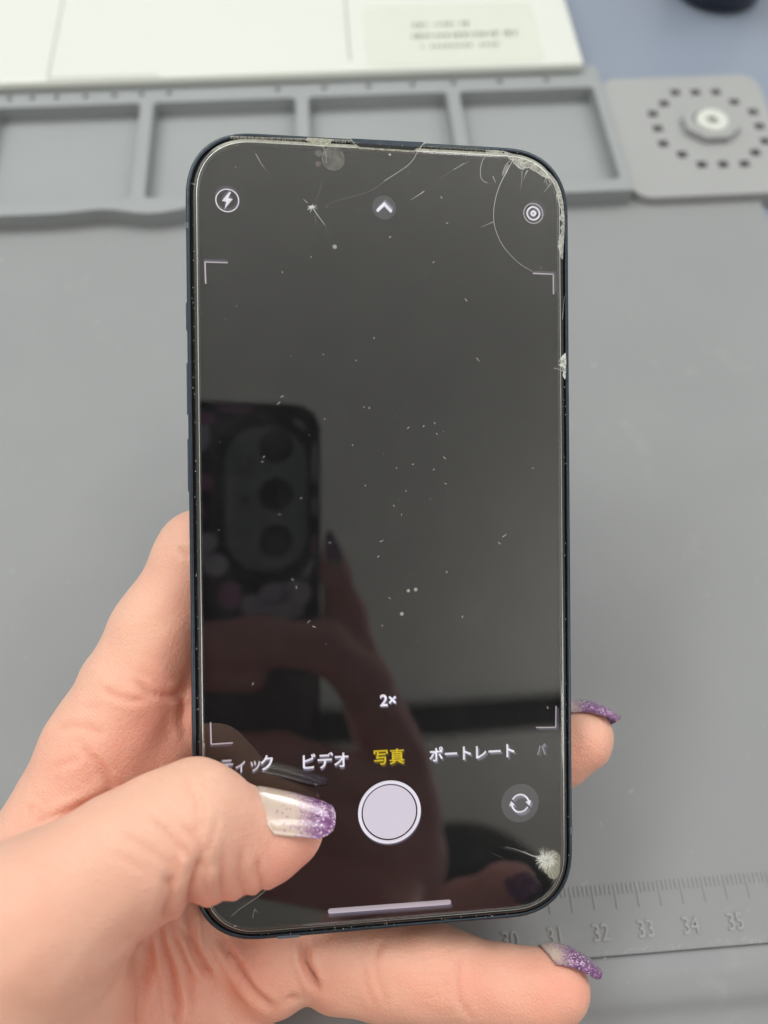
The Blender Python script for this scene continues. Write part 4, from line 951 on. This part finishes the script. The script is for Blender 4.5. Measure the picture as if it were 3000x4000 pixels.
# photographer: head and shoulders leaning over the desk
def wc(x, y, z, r): return np.array([*((np.array([x, y, z]) - CAM) @ AX), r])   # world mm -> camera space
hd = RF(1010, 2030, -330)
hdw = hd @ AX.T + CAM; hx, hy, hz = hdw
pr = [[np.array([*hd, 78.]), wc(hx, hy - 30, hz - 20, 82)], [wc(hx, hy - 60, hz - 60, 52), wc(hx - 10, hy - 110, hz - 130, 60)],
      [wc(hx - 180, hy - 150, hz - 190, 62), wc(hx + 150, hy - 150, hz - 190, 62)], [wc(hx - 80, hy - 130, hz - 260, 105), wc(hx + 60, hy - 130, hz - 260, 105)],
      [wc(hx - 80, hy - 120, hz - 480, 115), wc(hx + 60, hy - 120, hz - 480, 115)], [wc(hx - 80, hy - 100, hz - 800, 130), wc(hx + 60, hy - 100, hz - 800, 130)],
      [wc(hx + 170, hy - 150, hz - 200, 55), wc(hx + 210, hy - 110, hz - 420, 46), np.array([*(RF(800, 2100, -30) + [12, 90, -55]), 33.])],
      [wc(hx - 200, hy - 150, hz - 200, 55), wc(hx - 250, hy - 90, hz - 400, 46), wc(-150, -190, 60, 36)]]
allp = np.array([p_ for c_ in pr for p_ in c_]); lo3 = (allp[:, :3] - allp[:, 3:]).min(0) - 12; hi3 = (allp[:, :3] + allp[:, 3:]).max(0) + 12
V3, F3 = surface_nets(field([(pr, 40, 10)], lo3, hi3, 8.0), lo3, 8.0); V3 = relax(V3, F3, 4)
person = quadmesh('person', V3, F3, M_cloth); tag(person, 'dark haired photographer in a black top, a dark shape mirrored low in the glass', 'person')
hr = [[wc(hx, hy + 4, hz + 6, 88), wc(hx, hy - 45, hz + 5, 90), wc(hx, hy - 90, hz - 90, 80)]]
allp = np.array(hr[0]); lo3 = (allp[:, :3] - allp[:, 3:]).min(0) - 12; hi3 = (allp[:, :3] + allp[:, 3:]).max(0) + 12
V3, F3 = surface_nets(field([(hr, 20, 10)], lo3, hi3, 7.0), lo3, 7.0)
quadmesh('hair', V3, F3, M_hair, parent=person)
# dark beam across the ceiling behind her
def on_ceiling(x, y, zc=1.47):
    d = np.array([(x - CX) / FP, (y - CY) / FP, 1.0]); g = d * (dg / (nph @ d)); rd = d - 2 * (d @ nph) * nph; gw = camw(g); rw = rd @ AX.T; s_ = (zc - gw[2]) / rw[2]; return gw + s_ * rw
a_ = on_ceiling(700, 1572); b_ = on_ceiling(1300, 1528); d_ = (b_ - a_) / np.linalg.norm(b_ - a_); n_ = np.array([-d_[1], d_[0], 0]) * .035
a_ = a_ - d_ * .6; b_ = b_ + d_ * .8; Vb = [tuple(q + np.array([0, 0, dz])) for dz in (-.03, .029) for q in (a_ - n_, a_ + n_, b_ + n_, b_ - n_)]
beam = mesh('ceiling_beam', Vb, [(0, 1, 2, 3), (7, 6, 5, 4), (0, 4, 5, 1), (1, 5, 6, 2), (2, 6, 7, 3), (3, 7, 4, 0)], M_beam); beam['kind'] = 'structure'
